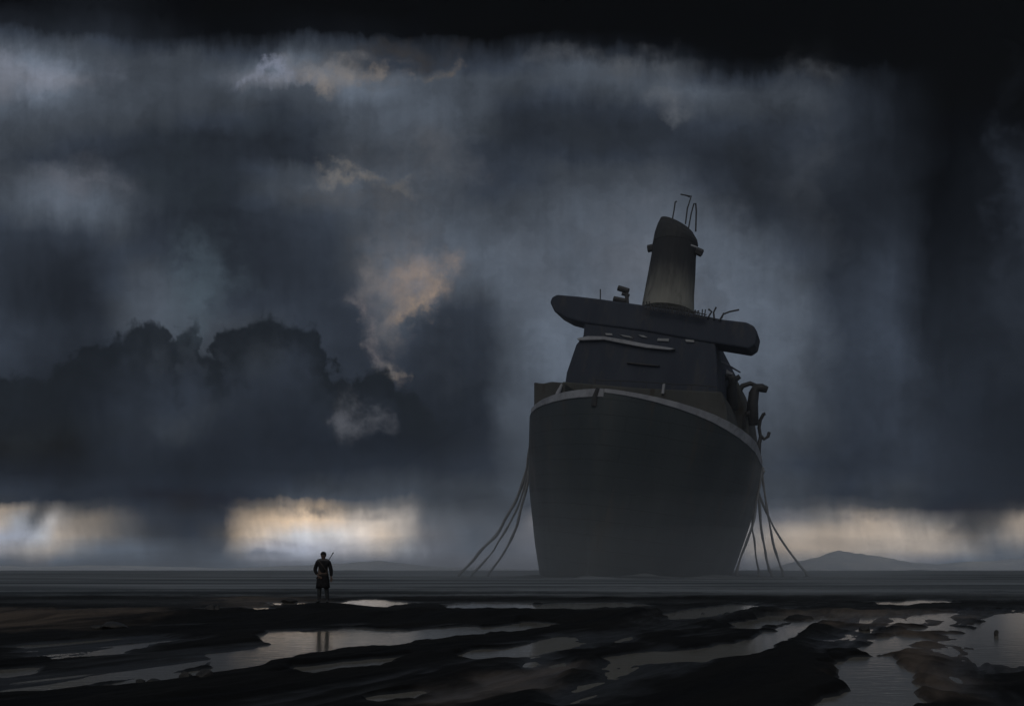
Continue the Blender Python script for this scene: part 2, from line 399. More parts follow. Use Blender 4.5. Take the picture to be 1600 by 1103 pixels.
f4 = k.math('MULTIPLY', f4, f5)
tot = k.math('MULTIPLY', k.math('MULTIPLY', f1, f2), k.math('MULTIPLY', f3, f4))
vm = k.new('ShaderNodeVectorMath', operation='SCALE'); k.l.new(col, vm.inputs[0]); k.l.new(tot, vm.inputs['Scale'])
front = vm.outputs[0]
# overhead and round the back: broken grey overcast
over = k.noise(d, 2.2, 7, 0.6, 0.3)
dome = k.mix(k.map(over, 0.3, 0.7), rgb(0.05, 0.058, 0.07), rgb(0.13, 0.148, 0.175))
gap = k.math('ADD', k.map(k.math('ABSOLUTE', az), 0.85, 2.5), k.map(el, 0.70, 1.05), clamp=True)
allsky = k.mix(gap, front, dome)
bg = k.new('ShaderNodeBackground'); k.l.new(allsky, bg.inputs[0]); bg.inputs[1].default_value = 1.0
sk = k.new('ShaderNodeTexSky', sky_type='NISHITA'); sk.sun_disc = False
sk.sun_elevation = R(SUN_EL); sk.sun_rotation = R(SUN_AZ)
bg2 = k.new('ShaderNodeBackground'); k.l.new(sk.outputs[0], bg2.inputs[0]); bg2.inputs[1].default_value = 0.0002
ad = k.new('ShaderNodeAddShader'); k.l.new(bg.outputs[0], ad.inputs[0]); k.l.new(bg2.outputs[0], ad.inputs[1])
wo = k.new('ShaderNodeOutputWorld'); k.l.new(ad.outputs[0], wo.inputs[0])
w.cycles.sampling_method = 'MANUAL'; w.cycles.sample_map_resolution = 2048

sun = bpy.data.lights.new('sun', 'SUN'); sun.energy = 0.40; sun.angle = R(40); sun.color = (1.0, 0.93, 0.84)
so = bpy.data.objects.new('sun', sun); C.objects.link(so)
sd = Vector((math.sin(R(SUN_AZ)) * math.cos(R(SUN_EL)), math.cos(R(SUN_AZ)) * math.cos(R(SUN_EL)), math.sin(R(SUN_EL))))
so.rotation_euler = (-sd).to_track_quat('-Z', 'Y').to_euler()

# ------------------------------------------------------------------ mud flats
# puddles and channels, as surveyed outlines
WATER = [
 [(400, 1002), (432, 986), (470, 988), (520, 984), (560, 981), (600, 984), (640, 986), (690, 981), (740, 979), (700, 987), (650, 997), (600, 1008), (560, 1014), (520, 1018), (470, 1022), (430, 1028), (345, 1030), (352, 1022), (400, 1016), (430, 1006)],
 [(440, 1056), (460, 1042), (500, 1040), (560, 1034), (640, 1024), (600, 1038), (560, 1048), (520, 1052), (480, 1057)],
 [(338, 1026), (400, 1022), (440, 1030), (400, 1046), (350, 1052), (290, 1062), (210, 1074), (160, 1078), (140, 1074), (220, 1062), (300, 1050), (338, 1044)],
 [(710, 984), (790, 978), (800, 984), (740, 992), (650, 1004), (600, 1012), (640, 1000)],
 [(720, 1024), (760, 1016), (800, 1018), (830, 1008), (880, 996), (890, 1000), (850, 1012), (800, 1026), (740, 1030)],
 [(800, 978), (830, 972), (862, 976), (830, 984), (800, 988)],
 [(955, 1030), (1010, 1022), (1090, 1016), (1160, 1006), (1240, 976), (1290, 962), (1270, 976), (1200, 1012), (1140, 1026), (1060, 1032), (985, 1036)],
 [(1296, 1040), (1340, 1026), (1392, 1024), (1396, 1036), (1400, 1048), (1412, 1064), (1412, 1085), (1420, 1100), (1400, 1120), (1260, 1120), (1330, 1080), (1325, 1060), (1330, 1046)],
 [(1340, 1018), (1370, 1006), (1400, 992), (1424, 994), (1420, 1006), (1390, 1018), (1360, 1026)],
 [(1430, 983), (1470, 979), (1512, 980), (1512, 984), (1470, 986), (1420, 988)],
 [(1520, 985), (1545, 970), (1580, 960), (1650, 957), (1700, 1010), (1650, 1042), (1575, 1036), (1540, 1012), (1508, 1000)],
 [(1360, 941), (1470, 937), (1480, 941), (1380, 945)],
 [(830, 945), (960, 942), (1010, 946), (900, 952), (820, 952)],
 [(0, 1048), (50, 1044), (40, 1052), (0, 1058), (-40, 1060), (-40, 1050)],
 [(70, 1030), (150, 1022), (215, 1008), (214, 1012), (160, 1024), (80, 1033)],
 [(575, 1090), (650, 1082), (645, 1094), (590, 1098)],
 [(1010, 962), (1060, 956), (1150, 945), (1175, 948), (1120, 956), (1060, 966)],
 [(1150, 976), (1200, 962), (1240, 964), (1200, 974), (1160, 982)],
 [(430, 942), (488, 941), (488, 945), (432, 946)],
 [(520, 944), (580, 936), (640, 941), (590, 949), (550, 953), (522, 951)],
 [(700, 945), (760, 941), (830, 943), (800, 951), (710, 951)],
 [(400, 950), (420, 949), (418, 960), (398, 962)],
]
# thin wet films on the mud (dull sheen)
FILM = [
 [(0, 1012), (100, 1000), (260, 994), (300, 1000), (220, 1016), (120, 1026), (60, 1028)],
 [(0, 1062), (200, 1042), (400, 1006), (440, 1012), (330, 1042), (200, 1066), (60, 1084), (0, 1084)],
 [(800, 1024), (900, 998), (1000, 985), (990, 1004), (880, 1016), (830, 1048), (800, 1052)],
 [(1000, 978), (1060, 962), (1180, 942), (1210, 952), (1100, 972), (1020, 990)],
 [(860, 1103), (940, 1036), (1050, 1034), (1140, 1028), (1000, 1066), (920, 1100)],
 [(1280, 1000), (1330, 980), (1400, 975), (1360, 1010), (1290, 1024)],
 [(1470, 1010), (1500, 975), (1560, 960), (1640, 960), (1640, 1060), (1560, 1060), (1500, 1080), (1480, 1050)],
 [(780, 1060), (900, 1030), (860, 1070), (700, 1103), (600, 1103)],
 [(1250, 965), (1400, 962), (1520, 952), (1620, 950), (1600, 966), (1500, 980), (1400, 976), (1300, 974)],
]
# brown silt and pale sand patches
BROWN = [
 [(-80, 952), (120, 953), (220, 952), (262, 960), (200, 972), (110, 985), (0, 990), (-80, 990)],
 [(1380, 992), (1480, 976), (1490, 1010), (1480, 1050), (1500, 1070), (1440, 1090), (1405, 1075), (1400, 1040)],
 [(1240, 960), (1500, 955), (1500, 975), (1300, 980)],
 [(640, 1103), (780, 1060), (900, 1040), (820, 1075), (700, 1110)],
 [(360, 936), (480, 934), (470, 946), (380, 950)],
]
def world_poly(poly): return np.array([ground(px, max(py, 893))[:2] for px, py in poly])

def sdist(X, Y, poly):
    """signed distance to a polygon, negative inside"""
    P = world_poly(poly); n = len(P)
    D = np.full(X.shape, 1e9); inside = np.zeros(X.shape, bool)
    for i in range(n):
        a = P[i]; b = P[(i + 1) % n]
        e = b - a; L = (e ** 2).sum() + 1e-9
        tt = np.clip(((X - a[0]) * e[0] + (Y - a[1]) * e[1]) / L, 0, 1)
        D = np.minimum(D, np.hypot(X - a[0] - tt * e[0], Y - a[1] - tt * e[1]))
        c = ((a[1] > Y) != (b[1] > Y)) & (X < (b[0] - a[0]) * (Y - a[1]) / (b[1] - a[1] + 1e-12) + a[0])
        inside ^= c
    return np.where(inside, -D, D)

def field(X, Y, polys, soft, jit=0.0, grow=0.14):
    """0..1 coverage of a set of outlines with a ragged edge"""
    out = np.zeros(X.shape)
    for poly in polys:
        P = world_poly(poly)
        m = (X > P[:, 0].min() - 4) & (X < P[:, 0].max() + 4) & (Y > P[:, 1].min() - 5) & (Y < P[:, 1].max() + 5)
        if not m.any(): continue
        x = X[m]; y = Y[m]
        s = soft * max(0.35, P[:, 1].mean() / 18)
        dd = sdist(x, y, poly) + jit * (P[:, 1].mean() / 18) * (fbm(x * 1.7, y * 0.9, 4, 31) - 0.5)
        dd = dd - grow * (P[:, 1].mean() / 18)
        v = np.clip(0.5 - dd / (2 * s), 0, 1); v = v * v * (3 - 2 * v)
        out[m] = np.maximum(out[m], v)
    return out

DIRF = R(27)
MX, MY, _ = ground(505, 941, 0.33)

def terrain(X, Y):
    D = np.hypot(X, Y)
    # furrows left by the ebb, running off to the right
    a = X * math.cos(DIRF) - Y * math.sin(DIRF); b = X * math.sin(DIRF) + Y * math.cos(DIRF)
    wob = 1.8 * (fbm(X * 0.12, Y * 0.12, 3, 5) - 0.5)
    fur = fbm((a + wob) * 0.9, b * 0.11, 4, 11)
    fine = fbm((a + wob) * 4.0, b * 0.7, 3, 21)
    lump = fbm(X * 0.8, Y * 0.8, 4, 41)
    near = np.clip(1 - (D - 35) / 50, 0, 1)
    z = 0.022 + near * (0.20 * np.clip(fur - 0.34, 0, 1) + 0.05 * (fine - 0.4) + 0.09 * np.clip(lump - 0.45, 0, 1))
    far = fbm(X * 0.03, Y * 0.10, 4, 61)
    z += (1 - near) * (0.06 + 0.10 * np.clip(far - 0.35, 0, 1))
    # dark bank that carries the figure
    bank = np.clip(1 - np.abs((Y - (27.2 + 0.10 * (X + 6.6) + 1.5 * (fbm(X * 0.25, X * 0 + 3, 3, 71) - 0.5))) / 3.6), 0, 1)
    bank = bank * bank * (3 - 2 * bank) * np.clip((X + 25) / 8, 0, 1) * np.clip((16 - X) / 10, 0, 1)
    z += bank * (0.10 + 0.22 * fbm(X * 0.7, Y * 0.5, 4, 77))
    m = np.exp(-(((X - MX) / 1.7) ** 2 + ((Y - MY) / 1.6) ** 2))
    z = z * (1 - m) + m * 0.335
    fl = field(X, Y, FILM, 0.5, 1.2)
    fst = fbm((a + wob) * 2.2, b * 0.22, 5, 91)
    z = z * (1 - fl) + fl * (0.085 * (fst - 0.47))
    # silt banked up and scoured round the stranded hull
    hd = R(20.0); xs_ = X - 10.2; ys_ = Y - 130.0
    t_ = xs_ * math.cos(hd) - ys_ * math.sin(hd); s_ = xs_ * math.sin(hd) + ys_ * math.cos(hd)
    w_ = 15.8 * (1 - (1 - np.clip((s_ - 3.0) / 40, 0, 1)) ** 1.7) ** 0.66
    e_ = np.where(s_ > 3.0, np.abs(t_ + 0.6) - w_, np.hypot(t_, s_ - 3.0))
    z += np.where(s_ < 110, 1, 0) * np.exp(-(np.maximum(e_, 0) / 4.5) ** 2) * (1.5 * fbm(X * 0.16, Y * 0.16, 4, 55) - 0.28).clip(0, 2)
    wet = field(X, Y, WATER, 0.20, 0.6)
    z = z * (1 - wet) + wet * (-0.07)
    return z, wet

rows = np.concatenate([np.arange(0, 505, 0.8)])
py = 1405 - rows
py = py[py > YH + 1.35]
dist = 1.5 * F / (py - YH)
dist = np.concatenate([[0.4, 1.0, 1.7, 2.4, 3.1, 3.6], dist, [1440.0]])
front_az = np.arctan((np.arange(-160, 1761, 2.4) - 800) / F)
rest = np.linspace(front_az[-1], front_az[0] + 2 * math.pi, 90)[1:-1]
azs = np.concatenate([front_az, rest]); NA = len(azs); NR = len(dist)
# rows are straight in front so that far strips stay even
DD, AA = np.meshgrid(dist, azs, indexing='ij')
stretch = 1 / np.maximum(np.cos(np.clip(AA, front_az[0], front_az[-1])), 0.5)
fade = np.clip((1000 - DD) / 600, 0, 1)
RR = DD * np.where(AA <= front_az[-1], stretch ** fade, 1)
RR = np.where(AA > front_az[-1], DD, RR)
X = RR * np.sin(AA); Y = RR * np.cos(AA)
Z, WET = terrain(X, Y)
film = field(X, Y, FILM, 0.5, 1.2); brown = field(X, Y, BROWN, 0.8, 1.6)
verts = np.stack([X, Y, Z], -1).reshape(-1, 3)
centre = len(verts)
verts = np.vstack([verts, [[0, 0, 0.05]]])
i, j = np.meshgrid(np.arange(NR - 1), np.arange(NA), indexing='ij'); j2 = (j + 1) % NA
quads = np.stack([i * NA + j, i * NA + j2, (i + 1) * NA + j2, (i + 1) * NA + j], -1).reshape(-1, 4)[:, ::-1]
tris = np.stack([np.full(NA, centre), np.arange(NA), (np.arange(NA) + 1) % NA], -1)[:, ::-1]
me = bpy.data.meshes.new('mud_flats')
me.vertices.add(len(verts)); me.vertices.foreach_set('co', verts.ravel())
loops = np.concatenate([quads.ravel(), tris.ravel()])
me.loops.add(len(loops)); me.loops.foreach_set('vertex_index', loops)
nq, nt = len(quads), len(tris)
me.polygons.add(nq + nt)
me.polygons.foreach_set('loop_start', np.concatenate([np.arange(nq) * 4, nq * 4 + np.arange(nt) * 3]))
me.polygons.foreach_set('use_smooth', np.ones(nq + nt, bool))
me.update(calc_edges=True)
for nm, arr in (('film', film), ('brown', brown), ('wet', WET)):
    at_ = me.attributes.new(nm, 'FLOAT', 'POINT')
    at_.data.foreach_set('value', np.append(arr.ravel(), 0.0).astype(np.float32))

gm = bpy.data.materials.new('wet_mud'); gm.use_nodes = True
k = N(gm.node_tree); bs = gm.node_tree.nodes['Principled BSDF']
geo = k.new('ShaderNodeNewGeometry').outputs['Position']
def attr(nm):
    a = k.new('ShaderNodeAttribute', attribute_name=nm); return a.outputs['Fac']
rot = k.new('ShaderNodeMapping'); k.l.new(geo, rot.inputs[0]); rot.inputs['Rotation'].default_value = (0, 0, DIRF)
st = k.vscale(rot.outputs[0], 1.0, 0.12, 1.0)
st2 = k.vscale(geo, 0.012, 0.16, 1.0)
n_str = k.noise(st, 1.3, 7, 0.65, 0.3); n_far = k.noise(st2, 1.0, 6, 0.6, 0.2); n_grit = k.noise(geo, 22, 6, 0.7)
base = k.mix(k.map(n_str, 0.35, 0.68), rgb(0.0025, 0.0024, 0.0023), rgb(0.011, 0.0108, 0.0102))
base = k.mix(k.math('MULTIPLY', k.map(n_grit, 0.45, 0.75), 0.2), base, rgb(0.026, 0.024, 0.022))
base = k.mix(k.math('MULTIPLY', attr('brown'), k.math('MULTIPLY', k.map(n_str, 0.3, 0.62, 0.15, 0.95), k.map(n_grit, 0.3, 0.6, 0.6, 1.0))), base, rgb(0.14, 0.108, 0.084))
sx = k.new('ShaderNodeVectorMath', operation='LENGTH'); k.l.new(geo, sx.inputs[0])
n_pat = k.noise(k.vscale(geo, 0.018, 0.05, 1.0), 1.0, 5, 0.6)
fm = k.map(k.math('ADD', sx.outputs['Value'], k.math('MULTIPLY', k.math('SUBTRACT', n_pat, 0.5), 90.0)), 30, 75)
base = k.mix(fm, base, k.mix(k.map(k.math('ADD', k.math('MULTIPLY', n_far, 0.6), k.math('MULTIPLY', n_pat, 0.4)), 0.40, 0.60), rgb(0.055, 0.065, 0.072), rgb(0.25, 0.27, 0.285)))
k.l.new(base, bs.inputs['Base Color'])
rg = k.map(n_str, 0.3, 0.7, 0.62, 0.9, 'LINEAR')
fl = k.math('MULTIPLY', attr('film'), k.map(k.noise(st, 3.1, 6, 0.65), 0.34, 0.6))
zz = k.new('ShaderNodeSeparateXYZ'); k.l.new(geo, zz.inputs[0])
damp = k.math('MULTIPLY', k.map(zz.outputs[2], 0.05, 0.004), k.map(sx.outputs['Value'], 40, 90, 0.85, 0.25))
fl = k.math('MAXIMUM', fl, damp)
rg = k.math('SUBTRACT', rg, k.math('MULTIPLY', fl, 0.42))
k.l.new(rg, bs.inputs['Roughness'])
k.l.new(k.math('ADD', 0.09, k.math('MULTIPLY', fl, 0.35)), bs.inputs['Specular IOR Level'])
bmp = k.new('ShaderNodeBump'); bmp.inputs['Strength'].default_value = 0.5; bmp.inputs['Distance'].default_value = 0.05
k.l.new(k.math('ADD', k.noise(geo, 7, 8, 0.7), k.math('MULTIPLY', n_str, 1.5)), bmp.inputs['Height'])
k.l.new(bmp.outputs[0], bs.inputs['Normal'])
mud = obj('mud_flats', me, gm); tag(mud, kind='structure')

# standing water, one level sheet under the mud's rims
wm = bpy.data.materials.new('silty_water'); wm.use_nodes = True
k = N(wm.node_tree); bs = wm.node_tree.nodes['Principled BSDF']
bs.inputs['Base Color'].default_value = rgb(0.21, 0.195, 0.165)
bs.inputs['Roughness'].default_value = 0.07; bs.inputs['IOR'].default_value = 1.33
geo = k.new('ShaderNodeNewGeometry').outputs['Position']
bmp = k.new('ShaderNodeBump'); bmp.inputs['Strength'].default_value = 0.10; bmp.inputs['Distance'].default_value = 0.05
k.l.new(k.noise(k.vscale(geo, 1.0, 2.2, 1), 2.2, 5, 0.6, 0.3), bmp.inputs['Height'])
k.l.new(bmp.outputs[0], bs.inputs['Normal'])
bm = bmesh.new()
bmesh.ops.create_grid(bm, x_segments=24, y_segments=24, size=90, matrix=Matrix.Translation((0, 75, 0)))
wat = obj('water', bm, wm); tag(wat, kind='structure')

# ------------------------------------------------------------------ far hills
def ridge(name, pts, d, depth, seed, mat, rough=0.12):
    """pts: photo outline (px, py); a solid ridge of that height at distance d"""
    xs = np.linspace(pts[0][0], pts[-1][0], 140)
    top = np.interp(xs, [q[0] for q in pts], [q[1] for q in pts])
    bm = bmesh.new(); nv = 26; grid = []
    for a in range(nv):
        v = a / (nv - 1) * 2 - 1
        rowv = []
        for x, t in zip(xs, top):
            h = max((YH - t) * d / F, 0.0) + HC
            X = (x - 800) * d / F; Y = d + v * depth
            prof = max(0, 1 - abs(v + 0.25 * (vnoise(np.array([X * 0.02]), np.array([1.0]), seed)[0] - 0.5)) ** 1.3)
            nz = fbm(np.array([X * 0.035]), np.array([Y * 0.03]), 5, seed)[0]
            rowv.append(bm.verts.new((X, Y, -1.0 + (h + 1) * prof * (1 - rough + 2 * rough * nz))))
        grid.append(rowv)
    for a in range(nv - 1):
        for b in range(len(xs) - 1):
            bm.faces.new((grid[a][b], grid[a][b + 1], grid[a + 1][b + 1], grid[a + 1][b]))
    o = obj(name, bm, mat, smooth=True); tag(o, kind='structure')
    return o
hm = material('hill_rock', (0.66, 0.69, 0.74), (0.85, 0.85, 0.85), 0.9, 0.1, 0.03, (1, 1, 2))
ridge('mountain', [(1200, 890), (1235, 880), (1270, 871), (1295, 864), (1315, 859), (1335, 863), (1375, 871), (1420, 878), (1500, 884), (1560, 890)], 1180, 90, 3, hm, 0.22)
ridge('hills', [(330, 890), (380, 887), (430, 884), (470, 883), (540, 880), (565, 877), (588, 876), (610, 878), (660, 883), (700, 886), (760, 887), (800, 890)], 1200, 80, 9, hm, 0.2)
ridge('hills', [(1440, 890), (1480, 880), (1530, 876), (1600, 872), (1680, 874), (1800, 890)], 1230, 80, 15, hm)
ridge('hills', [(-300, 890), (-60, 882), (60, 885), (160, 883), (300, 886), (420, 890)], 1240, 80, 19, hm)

# ------------------------------------------------------------------ damp air
bm = bmesh.new(); box(bm, (0, 20, 44), (2960, 2960, 92))
hz = bpy.data.materials.new('damp_air'); hz.use_nodes = True
k = N(hz.node_tree); hz.node_tree.nodes.clear()
pv = k.new('ShaderNodeVolumePrincipled'); pv.inputs['Color'].default_value = rgb(0.86, 0.90, 0.96)
pv.inputs['Density'].default_value = HAZE; pv.inputs['Anisotropy'].default_value = 0.2
ou = k.new('ShaderNodeOutputMaterial'); k.l.new(pv.outputs[0], ou.inputs['Volume'])
hb = obj('haze', bm, hz); tag(hb, kind='stuff')
hz.cycles.homogeneous_volume = True

# banks of drizzle and mist: round the foot of the ship, and low along the horizon
def mist_bank(centre, radii, density):
    bm = bmesh.new(); bmesh.ops.create_uvsphere(bm, u_segments=64, v_segments=32, radius=1, matrix=Matrix.Translation(centre) @ Matrix.Diagonal((*radii, 1)))
    mm = bpy.data.materials.new('mist'); mm.use_nodes = True
    k = N(mm.node_tree); mm.node_tree.nodes.clear()
    pv = k.new('ShaderNodeVolumePrincipled'); pv.inputs['Color'].default_value = rgb(0.86, 0.90, 0.96)
    pv.inputs['Density'].default_value = density; pv.inputs['Anisotropy'].default_value = 0.2
    ou = k.new('ShaderNodeOutputMaterial'); k.l.new(pv.outputs[0], ou.inputs['Volume'])
    mo = obj('mist', bm, mm); tag(mo, kind='stuff'); mm.cycles.homogeneous_volume = True
mist_bank((18, 150, 0), (58, 40, 9), 0.0032)
mist_bank((18, 150, 0), (50, 37, 15), 0.0035)
mist_bank((18, 150, 0), (44, 34, 22), 0.0025)
mist_bank((18, 150, 0), (46, 31, 30), 0.0015)
mist_bank((0, 900, 0), (1050, 260, 34), 0.0004)
mist_bank((0, 900, 0), (1000, 190, 20), 0.0005)
mist_bank((0, 900, 0), (1000, 190, 11), 0.0007)

# ------------------------------------------------------------------ the ship
SX, SY, HD, RL = 10.2, 130.0, 20.0, 7.0
ship = empty('ship', (SX, SY, 0), (0, R(RL), R(-HD)))
tag(ship, 'huge derelict dark ocean liner listing on the mud flats under a tall funnel', 'ship')
SM = Matrix.Translation((SX, SY, 0)) @ Euler((0, R(RL), R(-HD))).to_matrix().to_4x4()
SI = SM.inverted()
def on(px, py, s):
    """ship-local (t, z) of a photo point lying on the station plane s"""
    o = SI @ Vector((0, 0, HC)); q = SI @ Vector(at(px, py, 100)); dv = q - o
    k_ = (s - o.y) / dv.y; h = o + dv * k_
    return (h.x, h.z)
def on3(px, py, s):
    t, z = on(px, py, s); return Vector((t, s, z))
def outline(pts, s): return [on(px, py, s) for px, py in pts]

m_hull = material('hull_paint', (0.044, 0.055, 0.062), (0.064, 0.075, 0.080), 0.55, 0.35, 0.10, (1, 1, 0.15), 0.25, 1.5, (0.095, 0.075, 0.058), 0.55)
m_sup = material('weathered_upperworks', (0.030, 0.038, 0.058), (0.040, 0.049, 0.070), 0.7, 0.3, 0.2, (1, 1, 0.3), 0.2, 1.5, (0.066, 0.066, 0.070), 0.6)
m_low = material('rusted_deckhouse', (0.066, 0.069, 0.068), (0.090, 0.090, 0.084), 0.8, 0.2, 0.2, (1, 1, 0.25), 0.2, 1.5, (0.05, 0.042, 0.034), 0.8)
m_pale = material('pale_grey_paint', (0.36, 0.37, 0.40), (0.26, 0.27, 0.30), 0.6, 0.4, 0.4, (1, 1, 1), 0.15, 3, (0.14, 0.12, 0.10), 0.4)
m_dark = material('dark_steel', (0.035, 0.036, 0.040), (0.05, 0.05, 0.052), 0.6, 0.4, 1.0, (1, 1, 1), 0.1, 4)
m_buff = material('buff_funnel_paint', (0.28, 0.275, 0.245), (0.22, 0.22, 0.20), 0.8, 0.2, 0.18, (1, 1, 0.3), 0.15, 2, (0.05, 0.045, 0.04), 0.6)
m_black = material('funnel_black', (0.034, 0.036, 0.040), (0.046, 0.048, 0.05), 0.7, 0.25, 0.4)
m_glass = material('dim_window_glass', (0.34, 0.35, 0.36), (0.24, 0.25, 0.26), 0.25, 0.5, 0.6)

bs = m_buff.node_tree.nodes['Principled BSDF']; k = N(m_buff.node_tree)
oc = k.new('ShaderNodeTexCoord').outputs['Object']; sz = k.new('ShaderNodeSeparateXYZ'); k.l.new(oc, sz.inputs[0])
z_hi, z_lo = on(1050, 396, 50)[1], on(1050, 476, 50)[1]
so_ = k.math('ADD', sz.outputs[2], k.math('MULTIPLY', k.math('SUBTRACT', k.noise(k.vscale(oc, 1, 1, 0.12), 0.9, 6, 0.65), 0.5), 7.0))
old = bs.inputs['Base Color'].links[0].from_socket
k.l.new(k.mix(k.map(so_, z_lo + (z_hi - z_lo) * 0.05, z_hi), old, rgb(0.036, 0.038, 0.042)), bs.inputs['Base Color'])
# mist at the ship's foot, painted into the hull colour as a paler lower part
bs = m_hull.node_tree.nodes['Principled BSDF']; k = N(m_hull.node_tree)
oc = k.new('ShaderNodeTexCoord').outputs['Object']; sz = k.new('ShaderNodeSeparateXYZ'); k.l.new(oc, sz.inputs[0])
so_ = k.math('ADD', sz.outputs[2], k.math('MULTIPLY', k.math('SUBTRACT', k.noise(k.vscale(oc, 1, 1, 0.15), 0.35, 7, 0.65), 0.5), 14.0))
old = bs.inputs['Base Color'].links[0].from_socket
mist_tone = k.mix(k.math('MULTIPLY', k.map(so_, 18.0, 0.0), 0.55), old, rgb(0.14, 0.15, 0.152))
k.l.new(mist_tone, bs.inputs['Base Color'])
sy = k.new('ShaderNodeSeparateXYZ'); k.l.new(oc, sy.inputs[0])
bk = k.new('ShaderNodeTexBrick'); k.l.new(k.xyz(k.math('ADD', sy.outputs[1], k.math('MULTIPLY', k.math('ABSOLUTE', sy.outputs[0]), 0.6)), sy.outputs[2], 0.0), bk.inputs['Vector'])
bk.inputs['Scale'].default_value = 1.0; bk.inputs['Brick Width'].default_value = 7.0; bk.inputs['Row Height'].default_value = 2.2; bk.inputs['Mortar Size'].default_value = 0.06; bk.inputs['Mortar Smooth'].default_value = 0.6
b2 = k.new('ShaderNodeBump'); b2.inputs['Strength'].default_value = 0.6; b2.inputs['Distance'].default_value = 0.12; b2.invert = True
k.l.new(bk.outputs['Fac'], b2.inputs['Height']); k.l.new(bs.inputs['Normal'].links[0].from_socket, b2.inputs['Normal']); k.l.new(b2.outputs[0], bs.inputs['Normal'])

# hull -------------------------------------------------------------
LS = 120.0; ZB = -9.0
def deck_z(s): return float(np.interp(s, [0, 4, 10, 20, 40, 80, 120], [27.6, 27.2, 26.4, 24.8, 22.8, 22.2, 22.8]))
def side_r(v): return float(np.interp(v, [0, .15, .35, .6, .8, 1.0], [20.0, 19.8, 18.9, 17.2, 15.2, 12.0]))
def side_l(v): return float(np.interp(v, [0, .15, .35, .6, .8, 1.0], [18.6, 18.9, 18.9, 18.2, 17.2, 14.5]))
def stem_s(v): return 0.0 + 5.0 * v ** 1.3
def entry(s, v):
    s0 = stem_s(v); Le = 26 + 14 * v; p_ = 2.0 - 0.4 * v
    f = (1 - max(0.0, 1 - max(0.0, s - s0) / Le) ** p_) ** 0.66
    if s > 40: f *= max(0.0, 1 - ((s - 40) / 82) ** 1.4 * (0.72 + 0.25 * v))
    return f
ss = [0, .08, .25, .6, 1.0, 1.5, 2.2, 3, 5, 7.5, 10, 13, 16, 20, 24, 28, 33, 38, 44, 50, 57, 65, 74, 83, 92, 101, 110, 116, 120]
vs = np.linspace(0, 1, 22)
bm = bmesh.new()
SIDE = {}
for sgn, fn in ((-1, side_l), (1, side_r)):
    g = []
    for s in ss:
        rowv = []
        for v in vs:
            s_eff = s + stem_s(v) * max(0, 1 - s / 30)
            z = deck_z(s) + (ZB - deck_z(s)) * v
            rowv.append(bm.verts.new((sgn * fn(v) * entry(s_eff, v), s_eff, z)))
        g.append(rowv)
    SIDE[sgn] = [[x.co.copy() for x in r_] for r_ in g]
    for a in range(len(ss) - 1):
        for b in range(len(vs) - 1):
            bm.faces.new((g[a][b], g[a + 1][b], g[a + 1][b + 1], g[a][b + 1]))
    SIDE[(sgn, 'v')] = g
gl, gr = SIDE[(-1, 'v')], SIDE[(1, 'v')]
for b in range(len(vs) - 1):      # transom
    bm.faces.new((gl[-1][b], gl[-1][b + 1], gr[-1][b + 1], gr[-1][b]))
for a in range(len(ss) - 1):      # bottom
    bm.faces.new((gl[a][-1], gl[a + 1][-1], gr[a + 1][-1], gr[a][-1]))
bmesh.ops.remove_doubles(bm, verts=bm.verts, dist=0.02)
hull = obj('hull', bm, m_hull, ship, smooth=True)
del SIDE[(-1, 'v')], SIDE[(1, 'v')]

# main deck, a little below the bulwark top
bm = bmesh.new(); pl = []; pr = []
for a, s in enumerate(ss):
    L, Rr = SIDE[-1][a][0], SIDE[1][a][0]
    pl.append(bm.verts.new((L.x * 0.985, L.y + 0.1, L.z - 1.1))); pr.append(bm.verts.new((Rr.x * 0.985 + 0.01, Rr.y + 0.1, Rr.z - 1.1)))
for a in range(len(ss) - 1): bm.faces.new((pl[a], pl[a + 1], pr[a + 1], pr[a]))
obj('deck', bm, m_low, ship)

# pale bulwark strip along each deck edge
def strip(sgn, s_from, s_to, drop, thick):
    bm = bmesh.new(); prevq = None
    pts = [(a, s) for a, s in enumerate(ss) if s_from <= s <= s_to]
    for a, s in pts:
        p0 = SIDE[sgn][a][0]; dn = SIDE[sgn][a][1] - p0
        q1 = p0 + dn.normalized() * drop(s)
        o = Vector((sgn * thick, -0.10, 0.04))
        quad = [bm.verts.new(c) for c in (p0 + o + Vector((0, 0, 0.25)), q1 + o, q1 - o * 0.3, p0 - o * 0.3 + Vector((0, 0, 0.25)))]
        if prevq:
            for e in range(4): bm.faces.new((prevq[e], quad[e], quad[(e + 1) % 4], prevq[(e + 1) % 4]))
        else: bm.faces.new(quad)
        prevq = quad
    bm.faces.new(prevq[::-1])
    return bm
obj('bulwark_strip', strip(1, 0.0, 40, lambda s: np.interp(s, [0, 5, 14, 25, 40], [.3, .6, 1.1, 1.25, .5]), 0.12), m_pale, ship)
obj('bulwark_strip', strip(-1, 0.0, 13, lambda s: np.interp(s, [0, 5, 13], [.9, .8, .4]), 0.12), m_pale, ship)
bm = bmesh.new(); tube(bm, [on3(929, 634, 0.5), on3(930, 620, 0.3), on3(935, 606, 0.1)], [.5, .45, .35], 8)
obj('stem_post', bm, m_dark, ship)

